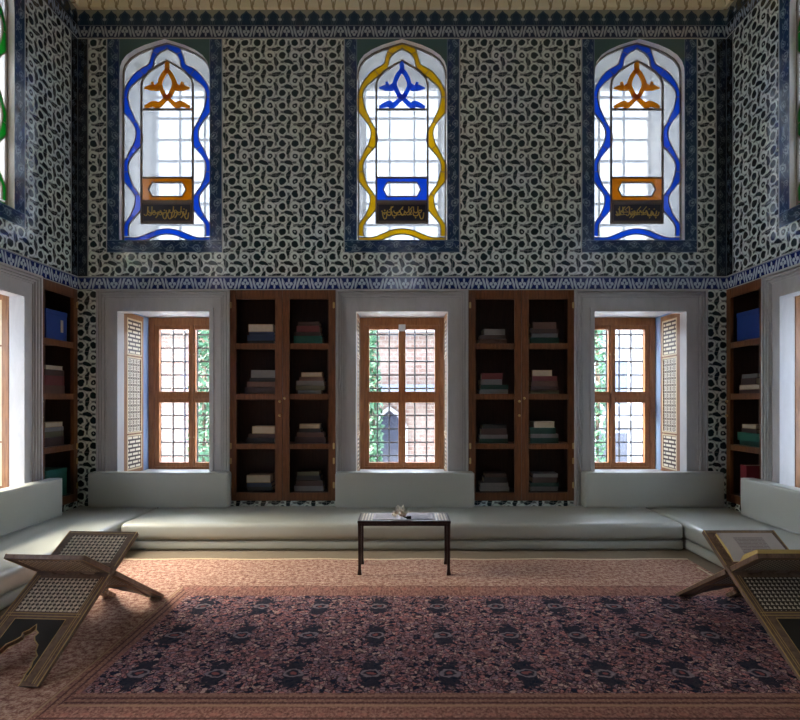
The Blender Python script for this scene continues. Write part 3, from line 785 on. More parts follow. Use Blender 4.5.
    if detail:
        bm = bmesh.new(); a = Q([(-22, 19), (22, 32)]); arabic_strokes(bm, a[0][0], a[1][0], a[0][1], a[1][1], seed, y0 - 0.009, y0 - 0.003)
        arabic_strokes(bm, a[0][0] + 0.02, a[1][0] - 0.03, a[0][1] + 0.05, a[1][1], seed + 50, y0 - 0.0095, y0 - 0.0032)
        new_obj('gold_script', bm, 'gold_ink', panel)
    return root
upper_window((-3.045, D, 0), 0, 'arched stained glass window with blue tracery, above the window beside the left corner', 'blue_glass', 'amber_glass', 11)
upper_window((0, D, 0), 0, 'arched stained glass window with yellow tracery in the middle of the wall', 'yellow_glass', 'blue_glass', 12)
upper_window((3.045, D, 0), 0, 'arched stained glass window with blue tracery, above the window beside the right corner', 'blue_glass', 'amber_glass', 13)
upper_window((-HW, 5.22, 0), PI / 2, 'arched window with green tracery in the left side wall, mostly cut off', 'green_glass', 'amber_glass', 14)
upper_window((HW, 5.22, 0), -PI / 2, 'arched window with green tracery in the right side wall, mostly cut off', 'green_glass', 'amber_glass', 15)
for loc, rz in (((-HW, 1.6, 0), PI / 2), ((HW, 1.6, 0), -PI / 2), ((0, REAR, 0), PI)):  # unseen windows, added for the daylight they give the room
    upper_window(loc, rz, 'arched stained glass window out of view, added to let in daylight', 'blue_glass', 'amber_glass', 16, False)

# ------------------------------------------------------------------ bookcases
SHELF_Z = [0.453, 1.076, 1.715, 2.36]            # top faces on which the piles stand, bottom to top
def bookcase(loc, rz, hw, doors, label):
    root = empty('bookcase', loc, rz); tag(root, label, 'bookcase', 'built in wooden bookcases')
    z0, z1 = CAB_Z0, CAB_Z1; t = 0.025; e = 0.001
    bm = bmesh.new()
    box(bm, -hw + e, -hw + t, 0.03, CAB_D, z0 + e, z1 - e); box(bm, hw - t, hw - e, 0.03, CAB_D, z0 + e, z1 - e)
    box(bm, -hw + t, hw - t, 0.03, CAB_D, z1 - t, z1 - e); box(bm, -hw + t, hw - t, 0.03, CAB_D, z0 + e, SHELF_Z[0])
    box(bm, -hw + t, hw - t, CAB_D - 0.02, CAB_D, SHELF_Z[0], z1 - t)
    if doors == 2: box(bm, -0.012, 0.012, 0.04, CAB_D - 0.02, SHELF_Z[0], z1 - t)
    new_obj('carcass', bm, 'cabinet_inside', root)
    for sz in SHELF_Z[1:]:
        for (a, b) in (((-hw + t, -0.012), (0.012, hw - t)) if doors == 2 else ((-hw + t, hw - t),)):
            bm = bmesh.new(); box(bm, a, b, 0.035, CAB_D - 0.02, sz - 0.03, sz); new_obj('shelf', bm, 'cabinet_wood', root)
    spans = ((-hw + 0.006, -0.002), (0.002, hw - 0.006)) if doors == 2 else ((-hw + 0.006, hw - 0.006),)
    for i, (a, b) in enumerate(spans):
        bm = bmesh.new(); st = 0.085; y0, y1 = -0.018, 0.026
        box(bm, a, a + st, y0, y1, z0 + 0.004, z1 - 0.004, bev=0.005); box(bm, b - st, b, y0, y1, z0 + 0.004, z1 - 0.004, bev=0.005)
        for (ra, rb) in ((z0 + 0.004, SHELF_Z[0] - 0.005), (SHELF_Z[1] - 0.062, SHELF_Z[1] - 0.002), (SHELF_Z[2] - 0.066, SHELF_Z[2] - 0.002), (SHELF_Z[3] - 0.068, SHELF_Z[3] - 0.002), (2.93, z1 - 0.004)):
            box(bm, a + st, b - st, y0 + 0.004, y1 - 0.002, ra, rb, bev=0.004)
        d = new_obj('door', bm, 'cabinet_wood', root)
        bm = bmesh.new()                                   # thin raised bead round each opening
        opn = [(SHELF_Z[0] - 0.005, SHELF_Z[1] - 0.062), (SHELF_Z[1] - 0.002, SHELF_Z[2] - 0.066), (SHELF_Z[2] - 0.002, SHELF_Z[3] - 0.068), (SHELF_Z[3] - 0.002, 2.93)]
        for (pa, pb) in opn: ribbon(bm, [(a + st, pa), (b - st, pa), (b - st, pb), (a + st, pb)], 0.012, y0 - 0.004, y0 + 0.004, closed=True)
        new_obj('bead', bm, 'cabinet_wood', d)
        lock = b - 0.03 if (doors == 2 and i == 0) else a + 0.03
        for zz in ((1.62, 1.44) if i == 0 else (1.66,)):
            bm = bmesh.new(); ball(bm, (lock, y0 - 0.012, zz), 0.017); tube(bm, [(lock, y0, zz), (lock, y0 - 0.012, zz)], 0.007, 6); new_obj('knob', bm, 'brass', d, smooth=True)
        hx = a + 0.02 if (doors == 2 and i == 0) else b - 0.02
        for zz in (2.85, 1.05, 0.86, 0.55):
            bm = bmesh.new(); box(bm, hx - 0.014, hx + 0.014, y0 - 0.006, y0, zz - 0.035, zz + 0.035, bev=0.002); tube(bm, [(hx, y0 - 0.008, zz - 0.04), (hx, y0 - 0.008, zz + 0.04)], 0.007, 6)
            new_obj('hinge', bm, 'brass', d)
    return root
bookcase((-CABX, D, 0), 0, 0.685, 2, 'tall wooden bookcase with two doors, left of the middle window')
bookcase((CABX, D, 0), 0, 0.685, 2, 'tall wooden bookcase with two doors, right of the middle window')
bookcase((-HW, 6.53, 0), PI / 2, 0.375, 1, 'narrow single door bookcase in the left side wall')
bookcase((HW, 6.53, 0), -PI / 2, 0.375, 1, 'narrow single door bookcase in the right side wall')

SLOT = ['bottom', 'third', 'second', 'top']                # shelf names counted from the top
def book(loc, rz, w, d, h, colour, label, group, standing=False):
    """closed book lying flat, spine or page edge towards the room"""
    t = min(0.007, h * 0.16); spine = colour not in ('tan', 'cream')
    bm = bmesh.new()
    if not standing:
        box(bm, -w / 2, w / 2, 0, d, 0, t, bev=0.0015); box(bm, -w / 2, w / 2, 0, d, h - t, h, bev=0.0015)
        if spine: box(bm, -w / 2, w / 2, 0, t, t, h - t); box(bm, -w / 2 + 0.03, -w / 2 + 0.04, -0.002, 0, 0.001, h - 0.001); box(bm, w / 2 - 0.04, w / 2 - 0.03, -0.002, 0, 0.001, h - 0.001)
        else: box(bm, -w / 2, -w / 2 + t, 0, d, t, h - t)
    else:
        box(bm, -w / 2, -w / 2 + t, 0, d, 0, h, bev=0.0015); box(bm, w / 2 - t, w / 2, 0, d, 0, h, bev=0.0015); box(bm, -w / 2 + t, w / 2 - t, 0, t, 0, h)
    o = new_obj('book', bm, 'cover_' + colour.replace(' ', '_')); o.location = loc; o.rotation_euler = (0, 0, rz)
    tag(o, label, 'book', group)
    bm = bmesh.new()
    if standing: box(bm, -w / 2 + t, w / 2 - t, t, d - 0.004, 0.004, h - 0.004)
    elif spine: box(bm, -w / 2 + 0.004, w / 2 - 0.004, t, d - 0.004, t, h - t)
    else: box(bm, -w / 2 + t, w / 2 - 0.005, 0.004, d - 0.004, t, h - t)
    new_obj('page_block', bm, 'pages', o)
    return o
ORD = {1: ['only'], 2: ['lower', 'upper'], 3: ['lowest', 'middle', 'topmost'], 4: ['lowest', 'second lowest', 'second highest', 'topmost'], 5: ['lowest', 'second lowest', 'middle', 'second highest', 'topmost']}
def pile(world, slot, where, books):
    """books: (width, depth, thickness, colour, offset) from the shelf upwards"""
    loc, rz = world; z = SHELF_Z[slot] + 0.0005
    for i, (w, h, colour, off) in enumerate(books):
        c = Matrix.Rotation(rz, 3, 'Z') @ Vector((off, 0.075 + random.uniform(0, 0.02), 0))
        book((loc[0] + c.x, loc[1] + c.y, z), rz + random.uniform(-0.04, 0.04), w, 0.2, h, colour,
             '%s book %s in %s shelf pile, %s' % (colour, ORD[len(books)][i], SLOT[slot], where), 'books piled in the bookcases')
        z += h + 0.0005
Lc, Rc = -CABX, CABX
LD, RD = 'left door, bookcase left of middle window', 'right door, bookcase left of middle window'
LD2, RD2 = 'left door, bookcase right of middle window', 'right door, bookcase right of middle window'
def at(x): return ((x, D, 0), 0)
lx, rx = Lc - 0.34, Lc + 0.34
pile(at(lx + 0.04), 3, LD, [(0.34, 0.05, 'black', 0), (0.36, 0.07, 'dark blue', 0.0), (0.33, 0.04, 'dark blue', 0.01), (0.32, 0.10, 'tan', 0.0)])
pile(at(lx + 0.05), 2, LD, [(0.40, 0.09, 'dark brown', -0.02), (0.38, 0.07, 'brown', 0), (0.34, 0.05, 'black', 0.01), (0.31, 0.10, 'grey', 0.02)])
pile(at(lx + 0.05), 1, LD, [(0.36, 0.07, 'black', -0.02), (0.35, 0.05, 'dark brown', 0.0), (0.30, 0.10, 'tan', 0.02)])
pile(at(lx + 0.02), 0, LD, [(0.33, 0.06, 'black', 0), (0.32, 0.05, 'dark blue', 0.0), (0.31, 0.10, 'tan', -0.01)])
pile(at(rx - 0.03), 3, RD, [(0.37, 0.11, 'green', 0), (0.35, 0.05, 'dark brown', -0.01), (0.30, 0.08, 'maroon', 0.0), (0.27, 0.05, 'dark brown', 0.01)])
pile(at(rx), 2, RD, [(0.30, 0.05, 'grey', -0.01), (0.37, 0.06, 'olive', 0), (0.36, 0.06, 'grey', 0), (0.31, 0.05, 'brown', 0.01), (0.27, 0.06, 'tan', 0.02)])
pile(at(rx), 1, RD, [(0.40, 0.08, 'dark brown', 0), (0.35, 0.06, 'brown', 0), (0.28, 0.05, 'black', -0.01), (0.26, 0.06, 'tan', -0.01)])
pile(at(rx - 0.02), 0, RD, [(0.38, 0.07, 'grey', 0), (0.35, 0.07, 'dark brown', 0.01), (0.31, 0.06, 'black', 0), (0.28, 0.05, 'olive', -0.01)])
lx, rx = Rc - 0.34, Rc + 0.34
pile(at(lx - 0.01), 3, LD2, [(0.36, 0.07, 'brown', 0), (0.33, 0.05, 'dark brown', 0), (0.28, 0.08, 'grey', 0.02)])
pile(at(lx), 2, LD2, [(0.37, 0.06, 'grey', 0), (0.36, 0.06, 'dark green', 0.01), (0.28, 0.07, 'grey', -0.03), (0.27, 0.08, 'maroon', -0.02)])
pile(at(lx), 1, LD2, [(0.37, 0.06, 'dark green', 0), (0.36, 0.05, 'grey', 0.0), (0.33, 0.08, 'dark brown', 0.0), (0.31, 0.05, 'black', 0.01)])
pile(at(lx + 0.01), 0, LD2, [(0.38, 0.06, 'grey', 0), (0.36, 0.05, 'grey', 0), (0.30, 0.07, 'black', 0.01), (0.27, 0.05, 'dark brown', 0.02)])
pile(at(rx - 0.02), 3, RD2, [(0.38, 0.09, 'dark green', 0), (0.34, 0.05, 'grey', 0), (0.37, 0.06, 'dark brown', 0), (0.30, 0.09, 'brown', 0.0)])
pile(at(rx - 0.02), 2, RD2, [(0.37, 0.05, 'olive', 0), (0.36, 0.05, 'dark brown', 0), (0.34, 0.07, 'brown', 0.0), (0.32, 0.06, 'maroon', 0), (0.26, 0.08, 'tan', -0.03)])
pile(at(rx - 0.02), 1, RD2, [(0.37, 0.07, 'dark green', 0), (0.36, 0.05, 'grey', 0), (0.33, 0.08, 'dark green', -0.02), (0.27, 0.08, 'cream', 0.0)])
pile(at(rx - 0.02), 0, RD2, [(0.36, 0.06, 'grey', 0), (0.37, 0.05, 'dark green', 0), (0.31, 0.07, 'dark brown', 0.0), (0.32, 0.05, 'grey', 0.01)])
LS, RS = 'bookcase in left side wall', 'bookcase in right side wall'
wl = ((-HW, 6.59, 0), PI / 2); wr = ((HW, 6.61, 0), -PI / 2)
pile(wl, 2, LS, [(0.38, 0.10, 'brown', 0), (0.37, 0.12, 'maroon', 0), (0.35, 0.07, 'dark brown', 0.0), (0.31, 0.05, 'cream', 0.0)])
pile(wl, 1, LS, [(0.38, 0.11, 'dark brown', 0), (0.36, 0.07, 'olive', 0.0), (0.35, 0.05, 'grey', 0), (0.32, 0.06, 'tan', 0.0)])
pile(wr, 2, RS, [(0.38, 0.05, 'dark brown', 0), (0.37, 0.06, 'tan', 0), (0.30, 0.08, 'dark brown', 0.0), (0.31, 0.05, 'grey', 0.02)])
pile(wr, 1, RS, [(0.40, 0.06, 'dark green', 0), (0.40, 0.10, 'green', 0), (0.30, 0.05, 'dark brown', 0.0), (0.28, 0.05, 'tan', 0.0)])
def box_file(loc, rz, w, h, d, colour, label, tabm=None):
    bm = bmesh.new(); box(bm, -w / 2, w / 2, 0, d, 0, h, bev=0.006)
    o = new_obj('storage_box', bm, 'cover_' + colour); o.location = loc; o.rotation_euler = (0, 0, rz); tag(o, label, 'box', 'boxes in the side bookcases')
    bm = bmesh.new(); box(bm, -w / 2 - 0.003, w / 2 + 0.003, -0.003, d + 0.003, h - 0.05, h + 0.004, bev=0.003); new_obj('lid', bm, 'cover_' + colour, o)
    if tabm:
        bm = bmesh.new(); box(bm, w * 0.18, w * 0.30, -0.004, 0.0, h * 0.3, h * 0.72); l = new_obj('title_slip', bm, tabm, o); l['label'] = 'small pale paper slip'
box_file((-HW - 0.04, 6.57, SHELF_Z[3] + 0.001), PI / 2, 0.40, 0.36, 0.24, 'blue', 'blue box on the top shelf of the bookcase in the left side wall', 'pages')
box_file((HW + 0.05, 6.58, SHELF_Z[3] + 0.001), -PI / 2, 0.42, 0.36, 0.24, 'blue', 'blue box on the top shelf of the bookcase in the right side wall')
box_file((-HW - 0.04, 6.57, SHELF_Z[0] + 0.001), PI / 2, 0.40, 0.34, 0.24, 'green', 'green box on the bottom shelf of the bookcase in the left side wall')
c = (HW + 0.05, 6.66, SHELF_Z[0] + 0.001)
book(c, -PI / 2, 0.12, 0.24, 0.38, 'red', 'thick red book standing upright at the bottom of the right side wall bookcase', 'books piled in the bookcases', True)

# ------------------------------------------------------------------ low divan benches and cushions
BENCH_Y = D - 1.066; BENCH_X = 3.08
def cushion_block(name, x0, x1, y0, y1, z0, z1, bev, parent, seg=5):
    bm = bmesh.new(); box(bm, x0, x1, y0, y1, z0, z1, bev=bev, seg=seg)
    return new_obj(name, bm, 'leather', parent, smooth=True)
def bench(name, x0, x1, y0, y1, label, front):
    root = empty(name, ((x0 + x1) / 2, (y0 + y1) / 2, 0)); tag(root, label, 'bench', 'low upholstered wall benches')
    cx, cy = root.location.x, root.location.y
    def blk(nm, z0, z1, ins, bev):
        a, b, c_, d_ = x0, x1, y0, y1
        if 'x+' in front: b -= ins
        if 'x-' in front: a += ins
        if 'y-' in front: c_ += ins
        cushion_block(nm, a - cx, b - cx, c_ - cy, d_ - cy, z0, z1, bev, root)
    blk('base_cushion', 0.002, 0.108, 0.015, 0.03); blk('seat_cushion', 0.11, SEAT, 0.0, 0.055)
    return root
bench('divan_bench', -BENCH_X + 0.012, BENCH_X - 0.012, BENCH_Y, D - 0.055, 'long low grey green divan bench along the far wall, behind the small table', ('y-',))
bench('divan_bench', -HW + 0.055, -BENCH_X - 0.006, 0.8, D - 0.055, 'low grey green divan bench along the left side wall', ('x+',))
bench('divan_bench', BENCH_X + 0.006, HW - 0.055, 0.8, D - 0.055, 'low grey green divan bench along the right side wall', ('x-',))
def back_cushion(x, y, w, rz, label):
    root = cushion_block('back_cushion', -w / 2, w / 2, 0.0, 0.17, 0.0, 0.44, 0.03, None, 4)
    root.location = (x, y, SEAT + 0.001); root.rotation_euler = (0, 0, rz); tag(root, label, 'cushion', 'long back cushions on the benches')
    bm = bmesh.new()
    pts = [(-w / 2 + 0.02, -0.002, 0.012), (w / 2 - 0.02, -0.002, 0.012)]; tube(bm, pts, 0.006, 6)
    pts = [(-w / 2 + 0.02, 0.004, 0.432), (w / 2 - 0.02, 0.004, 0.432)]; tube(bm, pts, 0.005, 6)
    new_obj('piping', bm, 'leather', root, smooth=True)
    return root
YC = D - 0.235
back_cushion(-3.03, YC, 1.74, 0, 'long grey green back cushion below the window beside the left corner')
back_cushion(0.035, YC, 1.73, 0, 'long grey green back cushion below the middle window')
back_cushion(3.135, YC, 1.74, 0, 'long grey green back cushion below the window beside the right corner')
back_cushion(-HW + 0.235, 5.37, 1.78, PI / 2, 'long grey green back cushion against the left side wall')
back_cushion(HW - 0.235, 5.39, 1.78, -PI / 2, 'long grey green back cushion against the right side wall')

# ------------------------------------------------------------------ carpets
def sheet(name, mats, faces, z, label, thick=0.008, bumps=None):
    pass
bm = bmesh.new(); uvl = bm.loops.layers.uv.verify()
cx0, cx1, cy0, cy1 = -3.03, 2.93, 0.3, 5.565; NX, NY = 60, 50
grid = [[None] * (NY + 1) for _ in range(NX + 1)]
rndc = random.Random(3)
for i in range(NX + 1):
    for j in range(NY + 1):
        x = cx0 + (cx1 - cx0) * i / NX; y = cy0 + (cy1 - cy0) * j / NY
        z = 0.006
        if j == NY: y += 0.012 * math.sin(x * 5.3) + 0.008 * math.sin(x * 13.1); z = 0.0065 + 0.0005 * math.sin(x * 9)
        if j == NY - 1: z = 0.007 + 0.001 * math.sin(x * 7.7)
        grid[i][j] = bm.verts.new((x, y, z))
for i in range(NX):
    for j in range(NY):
        f = bm.faces.new([grid[i][j], grid[i + 1][j], grid[i + 1][j + 1], grid[i][j + 1]])
        for l in f.loops: l[uvl].uv = (l.vert.co.x, l.vert.co.y)
ed = [e for e in bm.edges if e.is_boundary]
r = bmesh.ops.extrude_edge_only(bm, edges=ed)
for v in [g for g in r['geom'] if isinstance(g, bmesh.types.BMVert)]: v.co.z = -0.0035
carpet = new_obj('carpet', bm, 'carpet'); tag(carpet, 'large plain peach and brown mottled carpet covering the floor up to the benches', 'carpet')
bm = bmesh.new()                                         # pale woven edge on the far and right sides
ribbon(bm, [(cx1 - 0.05, 3.2), (cx1 - 0.05, cy1 - 0.3)], 0.02, 0, 0.004, place=lambda x, y, z: (x, z, 0.0062 + y))
new_obj('edge_stripe', bm, 'tan_line', carpet)
bm = bmesh.new(); ribbon(bm, [(cx0 + (cx1 - cx0) * i / 60, cy1 - 0.035 + 0.012 * math.sin((cx0 + (cx1 - cx0) * i / 60) * 5.3)) for i in range(61)], 0.035, 0, 0.001, place=lambda x, y, z: (x, z, 0.0081 + y))
new_obj('edge_stripe', bm, 'tan_line', carpet)

bm = bmesh.new(); uvl = bm.loops.layers.uv.verify()
rx0, rx1, ry0, ry1 = -1.91, 3.02, 2.62, 4.70; bw = 0.14; bwy0, bwy1 = 0.36, 0.235; zt = 0.021
fx0, fx1, fy0, fy1 = rx0 + bw, rx1 - bw, ry0 + bwy0, ry1 - bwy1
def rq(pts, uvs, mi):
    f = bm.faces.new([bm.verts.new((x, y, zt)) for x, y in pts]); f.material_index = mi
    for l, q in zip(f.loops, uvs): l[uvl].uv = q
rq([(fx0, fy0), (fx1, fy0), (fx1, fy1), (fx0, fy1)], [(fx0, fy0), (fx1, fy0), (fx1, fy1), (fx0, fy1)], 0)
rq([(rx0, ry0), (rx1, ry0), (fx1, fy0), (fx0, fy0)], [(rx0, 0), (rx1, 0), (fx1, bw * 2), (fx0, bw * 2)], 1)
rq([(rx1, ry0), (rx1, ry1), (fx1, fy1), (fx1, fy0)], [(ry0, 0), (ry1, 0), (fy1, bw), (fy0, bw)], 1)
rq([(rx1, ry1), (rx0, ry1), (fx0, fy1), (fx1, fy1)], [(rx1, 0.10), (rx0, 0.10), (fx0, 0.17), (fx1, 0.17)], 1)
rq([(rx0, ry1), (rx0, ry0), (fx0, fy0), (fx0, fy1)], [(ry1, 0), (ry0, 0), (fy0, bw), (fy1, bw)], 1)
for a, b in (((rx0, ry0), (rx1, ry0)), ((rx1, ry0), (rx1, ry1)), ((rx1, ry1), (rx0, ry1)), ((rx0, ry1), (rx0, ry0))):
    f = bm.faces.new([bm.verts.new(p) for p in ((a[0], a[1], 0.012), (b[0], b[1], 0.012), (b[0], b[1], zt), (a[0], a[1], zt))]); f.material_index = 1
tag(new_obj('rug', bm, ['rug_field', 'rug_border']), 'patterned rug of dark blue medallions on pink and black blossoms, red brown border', 'rug')

# ------------------------------------------------------------------ folding book stands
def book_stand(loc, label, panel_mat, turn):
    root = empty('book_stand', loc, turn); tag(root, label, 'book stand', 'carved folding book stands')
    W = 0.265; PIV = (0.0, 0.432); LEN_LO, LEN_UP = 0.83, 0.37; tilt = math.atan2(0.432, 0.71)
    arch = [(0.150, 0.0), (0.152, 0.03), (0.145, 0.07), (0.150, 0.11), (0.138, 0.15), (0.142, 0.185), (0.112, 0.215), (0.100, 0.255), (0.060, 0.285), (0.042, 0.31), (0.050, 0.335), (0.022, 0.355), (0.0, 0.395)]
    def board(sgn, fingers):
        # s runs from the foot (0) to the top; h is the height above the board's upper face
        def place(x, h, s):
            d = s - LEN_LO
            y = d * math.cos(tilt) * sgn; z = PIV[1] + d * math.sin(tilt)
            return (x, y - h * math.sin(tilt) * sgn, max(0.0, z + h * math.cos(tilt)))
        bm = bmesh.new(); t0, t1 = -0.014, 0.014; hz0, hz1 = LEN_LO - 0.036, LEN_LO + 0.036
        low = [(-W, 0.0)] + [(-x, s) for x, s in arch] + [(x, s) for x, s in arch[-2::-1]] + [(W, 0.0), (W, hz0), (-W, hz0)]
        # legs end square on the floor
        prism(bm, low, t0, t1, place=place)
        prism(bm, [(-W, hz1), (W, hz1), (W, LEN_LO + LEN_UP), (-W, LEN_LO + LEN_UP)], t0, t1, place=place)
        for (a, b) in fingers: prism(bm, [(a, hz0), (b, hz0), (b, hz1), (a, hz1)], t0, t1, place=place)
        o = new_obj('board', bm, 'stand_wood', root)
        for face in (1, -1):
            ha, hb = (t1, t1 + 0.0015) if face > 0 else (t0 - 0.0015, t0)
            for (s0, s1) in ((0.49, 0.755), (LEN_LO + 0.07, LEN_LO + LEN_UP - 0.045)):
                bm = bmesh.new(); prism(bm, [(-W + 0.055, s0), (W - 0.055, s0), (W - 0.055, s1), (-W + 0.055, s1)], ha, hb, place=place)
                uvl = bm.loops.layers.uv.verify()
                for f in bm.faces:
                    for l in f.loops:
                        c = l.vert.co; sv = (c.y * sgn) * math.cos(tilt) + (c.z - PIV[1]) * math.sin(tilt); l[uvl].uv = (c.x + W, sv)
                pn = new_obj('inlaid_panel', bm, panel_mat, o); pn['label'] = 'panel inlaid with pale mother of pearl'
            bm = bmesh.new()
            inner = [(x, s) for x, s in arch[1:]]
            rp = [(x + 0.004, s) for x, s in inner[:-1]]
            poly = [(0.168, 0.06)] + [(x + 0.006, s) for x, s in arch[2:-1]] + [(0.0, 0.402), (0.0, 0.43), (0.168, 0.43)]
            prism(bm, poly, ha, hb, place=place); prism(bm, [(-x, s) for x, s in poly[::-1]], ha, hb, place=place)
            new_obj('ebony_spandrel', bm, 'ebony', o)
            bm = bmesh.new(); dh = 0.0012 * face; hh = (hb, hb + 0.0012) if face > 0 else (ha - 0.0012, ha)
            full = [(-x, s) for x, s in arch] + [(x, s) for x, s in arch[-2::-1]]
            ribbon(bm, full, 0.007, *hh, place=place)
            for q in (1, -1):
                ribbon(bm, [(q * 0.168, 0.03), (q * 0.168, 0.435)], 0.005, *hh, place=place)
                ribbon(bm, [(q * (W - 0.03), 0.015), (q * (W - 0.03), hz0 - 0.02)], 0.004, *hh, place=place)
                ribbon(bm, [(q * (W - 0.045), 0.015), (q * (W - 0.045), hz0 - 0.02)], 0.004, *hh, place=place)
                ribbon(bm, [(q * (W - 0.004), 0.0), (q * (W - 0.004), hz0)], 0.008, *hh, place=place)
                ribbon(bm, [(q * (W - 0.004), hz1), (q * (W - 0.004), LEN_LO + LEN_UP)], 0.008, *hh, place=place)
            for s in (0.435, 0.455, 0.475, LEN_LO + LEN_UP - 0.02):
                ribbon(bm, [(-0.168 if s < 0.44 else -W + 0.02, s), (0.168 if s < 0.44 else W - 0.02, s)], 0.005, *hh, place=place)
            new_obj('gold_inlay_line', bm, 'gold_line', o)
        return o
    f = [-W, -0.15, -0.05, 0.05, 0.15, W]; g = 0.0015
    board(1, [(f[0], f[1] - g), (f[2] + g, f[3] - g), (f[4] + g, f[5])])
    board(-1, [(f[1] + g, f[2] - g), (f[3] + g, f[4] - g)])
    return root
book_stand((-2.275, 3.775, 0.0085), 'large folding book stand with pearl lattice panels on the carpet, left, empty', 'pearl_lattice', -0.06)
book_stand((2.53, 3.755, 0.0215), 'large folding book stand with pearl triangle panels on the right, carrying an open book', 'pearl_triangles', 0.0)

# open book in the crook of the right stand
def open_book(loc):
    root = empty('open_book', loc); tag(root, 'old open manuscript book lying in the right folding stand', 'book')
    tilt = math.atan2(0.432, 0.71); PIVZ = 0.432
    bm = bmesh.new(); bw = 0.205; s0, s1 = 0.055, 0.312
    for sgn in (1, -1):
        def place(x, h, s, sgn=sgn):
            return (x, (s * math.cos(tilt) - h * math.sin(tilt)) * sgn, PIVZ + s * math.sin(tilt) + h * math.cos(tilt))
        bmc = bmesh.new(); prism(bmc, [(-bw - 0.006, s0 - 0.01), (bw + 0.006, s0 - 0.01), (bw + 0.006, s1 + 0.005 if sgn > 0 else 0.30), (-bw - 0.006, s1 + 0.005 if sgn > 0 else 0.30)], 0.0195, 0.028, place=place)
        new_obj('cover', bmc, 'cover_brown', root)
        e1 = s1 if sgn > 0 else 0.295
        bmp = bmesh.new(); n = 8; uvl = bmp.loops.layers.uv.verify()
        hs = [0.028 + (0.026 if sgn > 0 else 0.05) * (math.sin(min(1, (k / n) * 2.2) * PI / 2)) * (1 - 0.35 * k / n) for k in range(n + 1)]
        rows = []
        for k in range(n + 1):
            s = s0 + (e1 - s0) * k / n
            rows.append([bmp.verts.new(place(x, h, s)) for x, h in ((-bw, 0.0282), (bw, 0.0282), (bw, hs[k] + 0.004), (-bw, hs[k] + 0.004))])
        for a, b in zip(rows, rows[1:]):
            for k in range(4): 
                f = bmp.faces.new([a[k], a[(k + 1) % 4], b[(k + 1) % 4], b[k]]); f.material_index = 1 if k == 2 else 0
        for q in (rows[0], rows[-1]): bmp.faces.new(q)
        for f in bmp.faces:
            for l in f.loops:
                c = l.vert.co; l[uvl].uv = ((c.x + bw) / (2 * bw), ((c.y * sgn) * math.cos(tilt) + (c.z - PIVZ) * math.sin(tilt) - s0) / (e1 - s0))
        new_obj('page_block', bmp, ['paper_edge', 'manuscript_page'], root)
    bm.free()
open_book((2.53, 3.755, 0.0185))

# ------------------------------------------------------------------ small table
tx, ty0, ty1, tw = 0.02, 5.02, 5.39, 0.435
root = empty('side_table', (tx, (ty0 + ty1) / 2, 0.0085)); tag(root, 'small dark table on thin legs standing on the carpet before the long bench', 'table')
hd = (ty1 - ty0) / 2
bm = bmesh.new(); box(bm, -tw, tw, -hd, hd, 0.478, 0.505, bev=0.005); new_obj('tabletop', bm, 'table_wood', root)
bm = bmesh.new()
box(bm, -tw + 0.02, tw - 0.02, -hd + 0.012, -hd + 0.03, 0.455, 0.478); box(bm, -tw + 0.02, tw - 0.02, hd - 0.03, hd - 0.012, 0.455, 0.478)
box(bm, -tw + 0.012, -tw + 0.03, -hd + 0.03, hd - 0.03, 0.455, 0.478); box(bm, tw - 0.03, tw - 0.012, -hd + 0.03, hd - 0.03, 0.455, 0.478)
new_obj('apron', bm, 'table_wood', root)
for sx in (-1, 1):
    for sy in (-1, 1):
        bm = bmesh.new(); x, y = sx * (tw - 0.02), sy * (hd - 0.02)
        ring = [(0.016, 0.478), (0.014, 0.30), (0.0125, 0.06), (0.015, 0.035), (0.019, 0.012), (0.018, 0.0)]
        rows = [[bm.verts.new((x + a * r_, y + b * r_, z)) for a, b in ((-1, -1), (1, -1), (1, 1), (-1, 1))] for r_, z in ring]
        for a, b in zip(rows, rows[1:]):
            for k in range(4): bm.faces.new([a[k], a[(k + 1) % 4], b[(k + 1) % 4], b[k]])
        bm.faces.new(rows[0]); bm.faces.new(rows[-1]); new_obj('leg', bm, 'table_wood', root)
for q in (-1, 1):
    bm = bmesh.new(); xa, xb = sorted((q * (tw - 0.02), q * (tw - 0.14))); box(bm, xa, xb, -hd + 0.03, hd - 0.03, 0.505, 0.506)
    planar_uv(bm, lambda c: (c.x, c.y)); ip = new_obj('inlay_strip', bm, 'pearl_lattice', root); ip['label'] = 'pale inlaid strip'
def paper(x, y, w, d, label):
    bm = bmesh.new(); box(bm, -w / 2, w / 2, -d / 2, d / 2, 0, 0.003); planar_uv(bm, lambda c: (c.x / w + 0.5, c.y / d + 0.5))
    o = new_obj('paper_sheet', bm, 'sheet_page'); o.location = (x, y, 0.516); tag(o, label, 'paper', 'sheets on the small table')
paper(tx + 0.145, 5.205, 0.26, 0.27, 'pale printed sheet on the small table, right of the white flower')
paper(tx - 0.165, 5.205, 0.26, 0.27, 'pale printed sheet on the small table, left of the white flower')
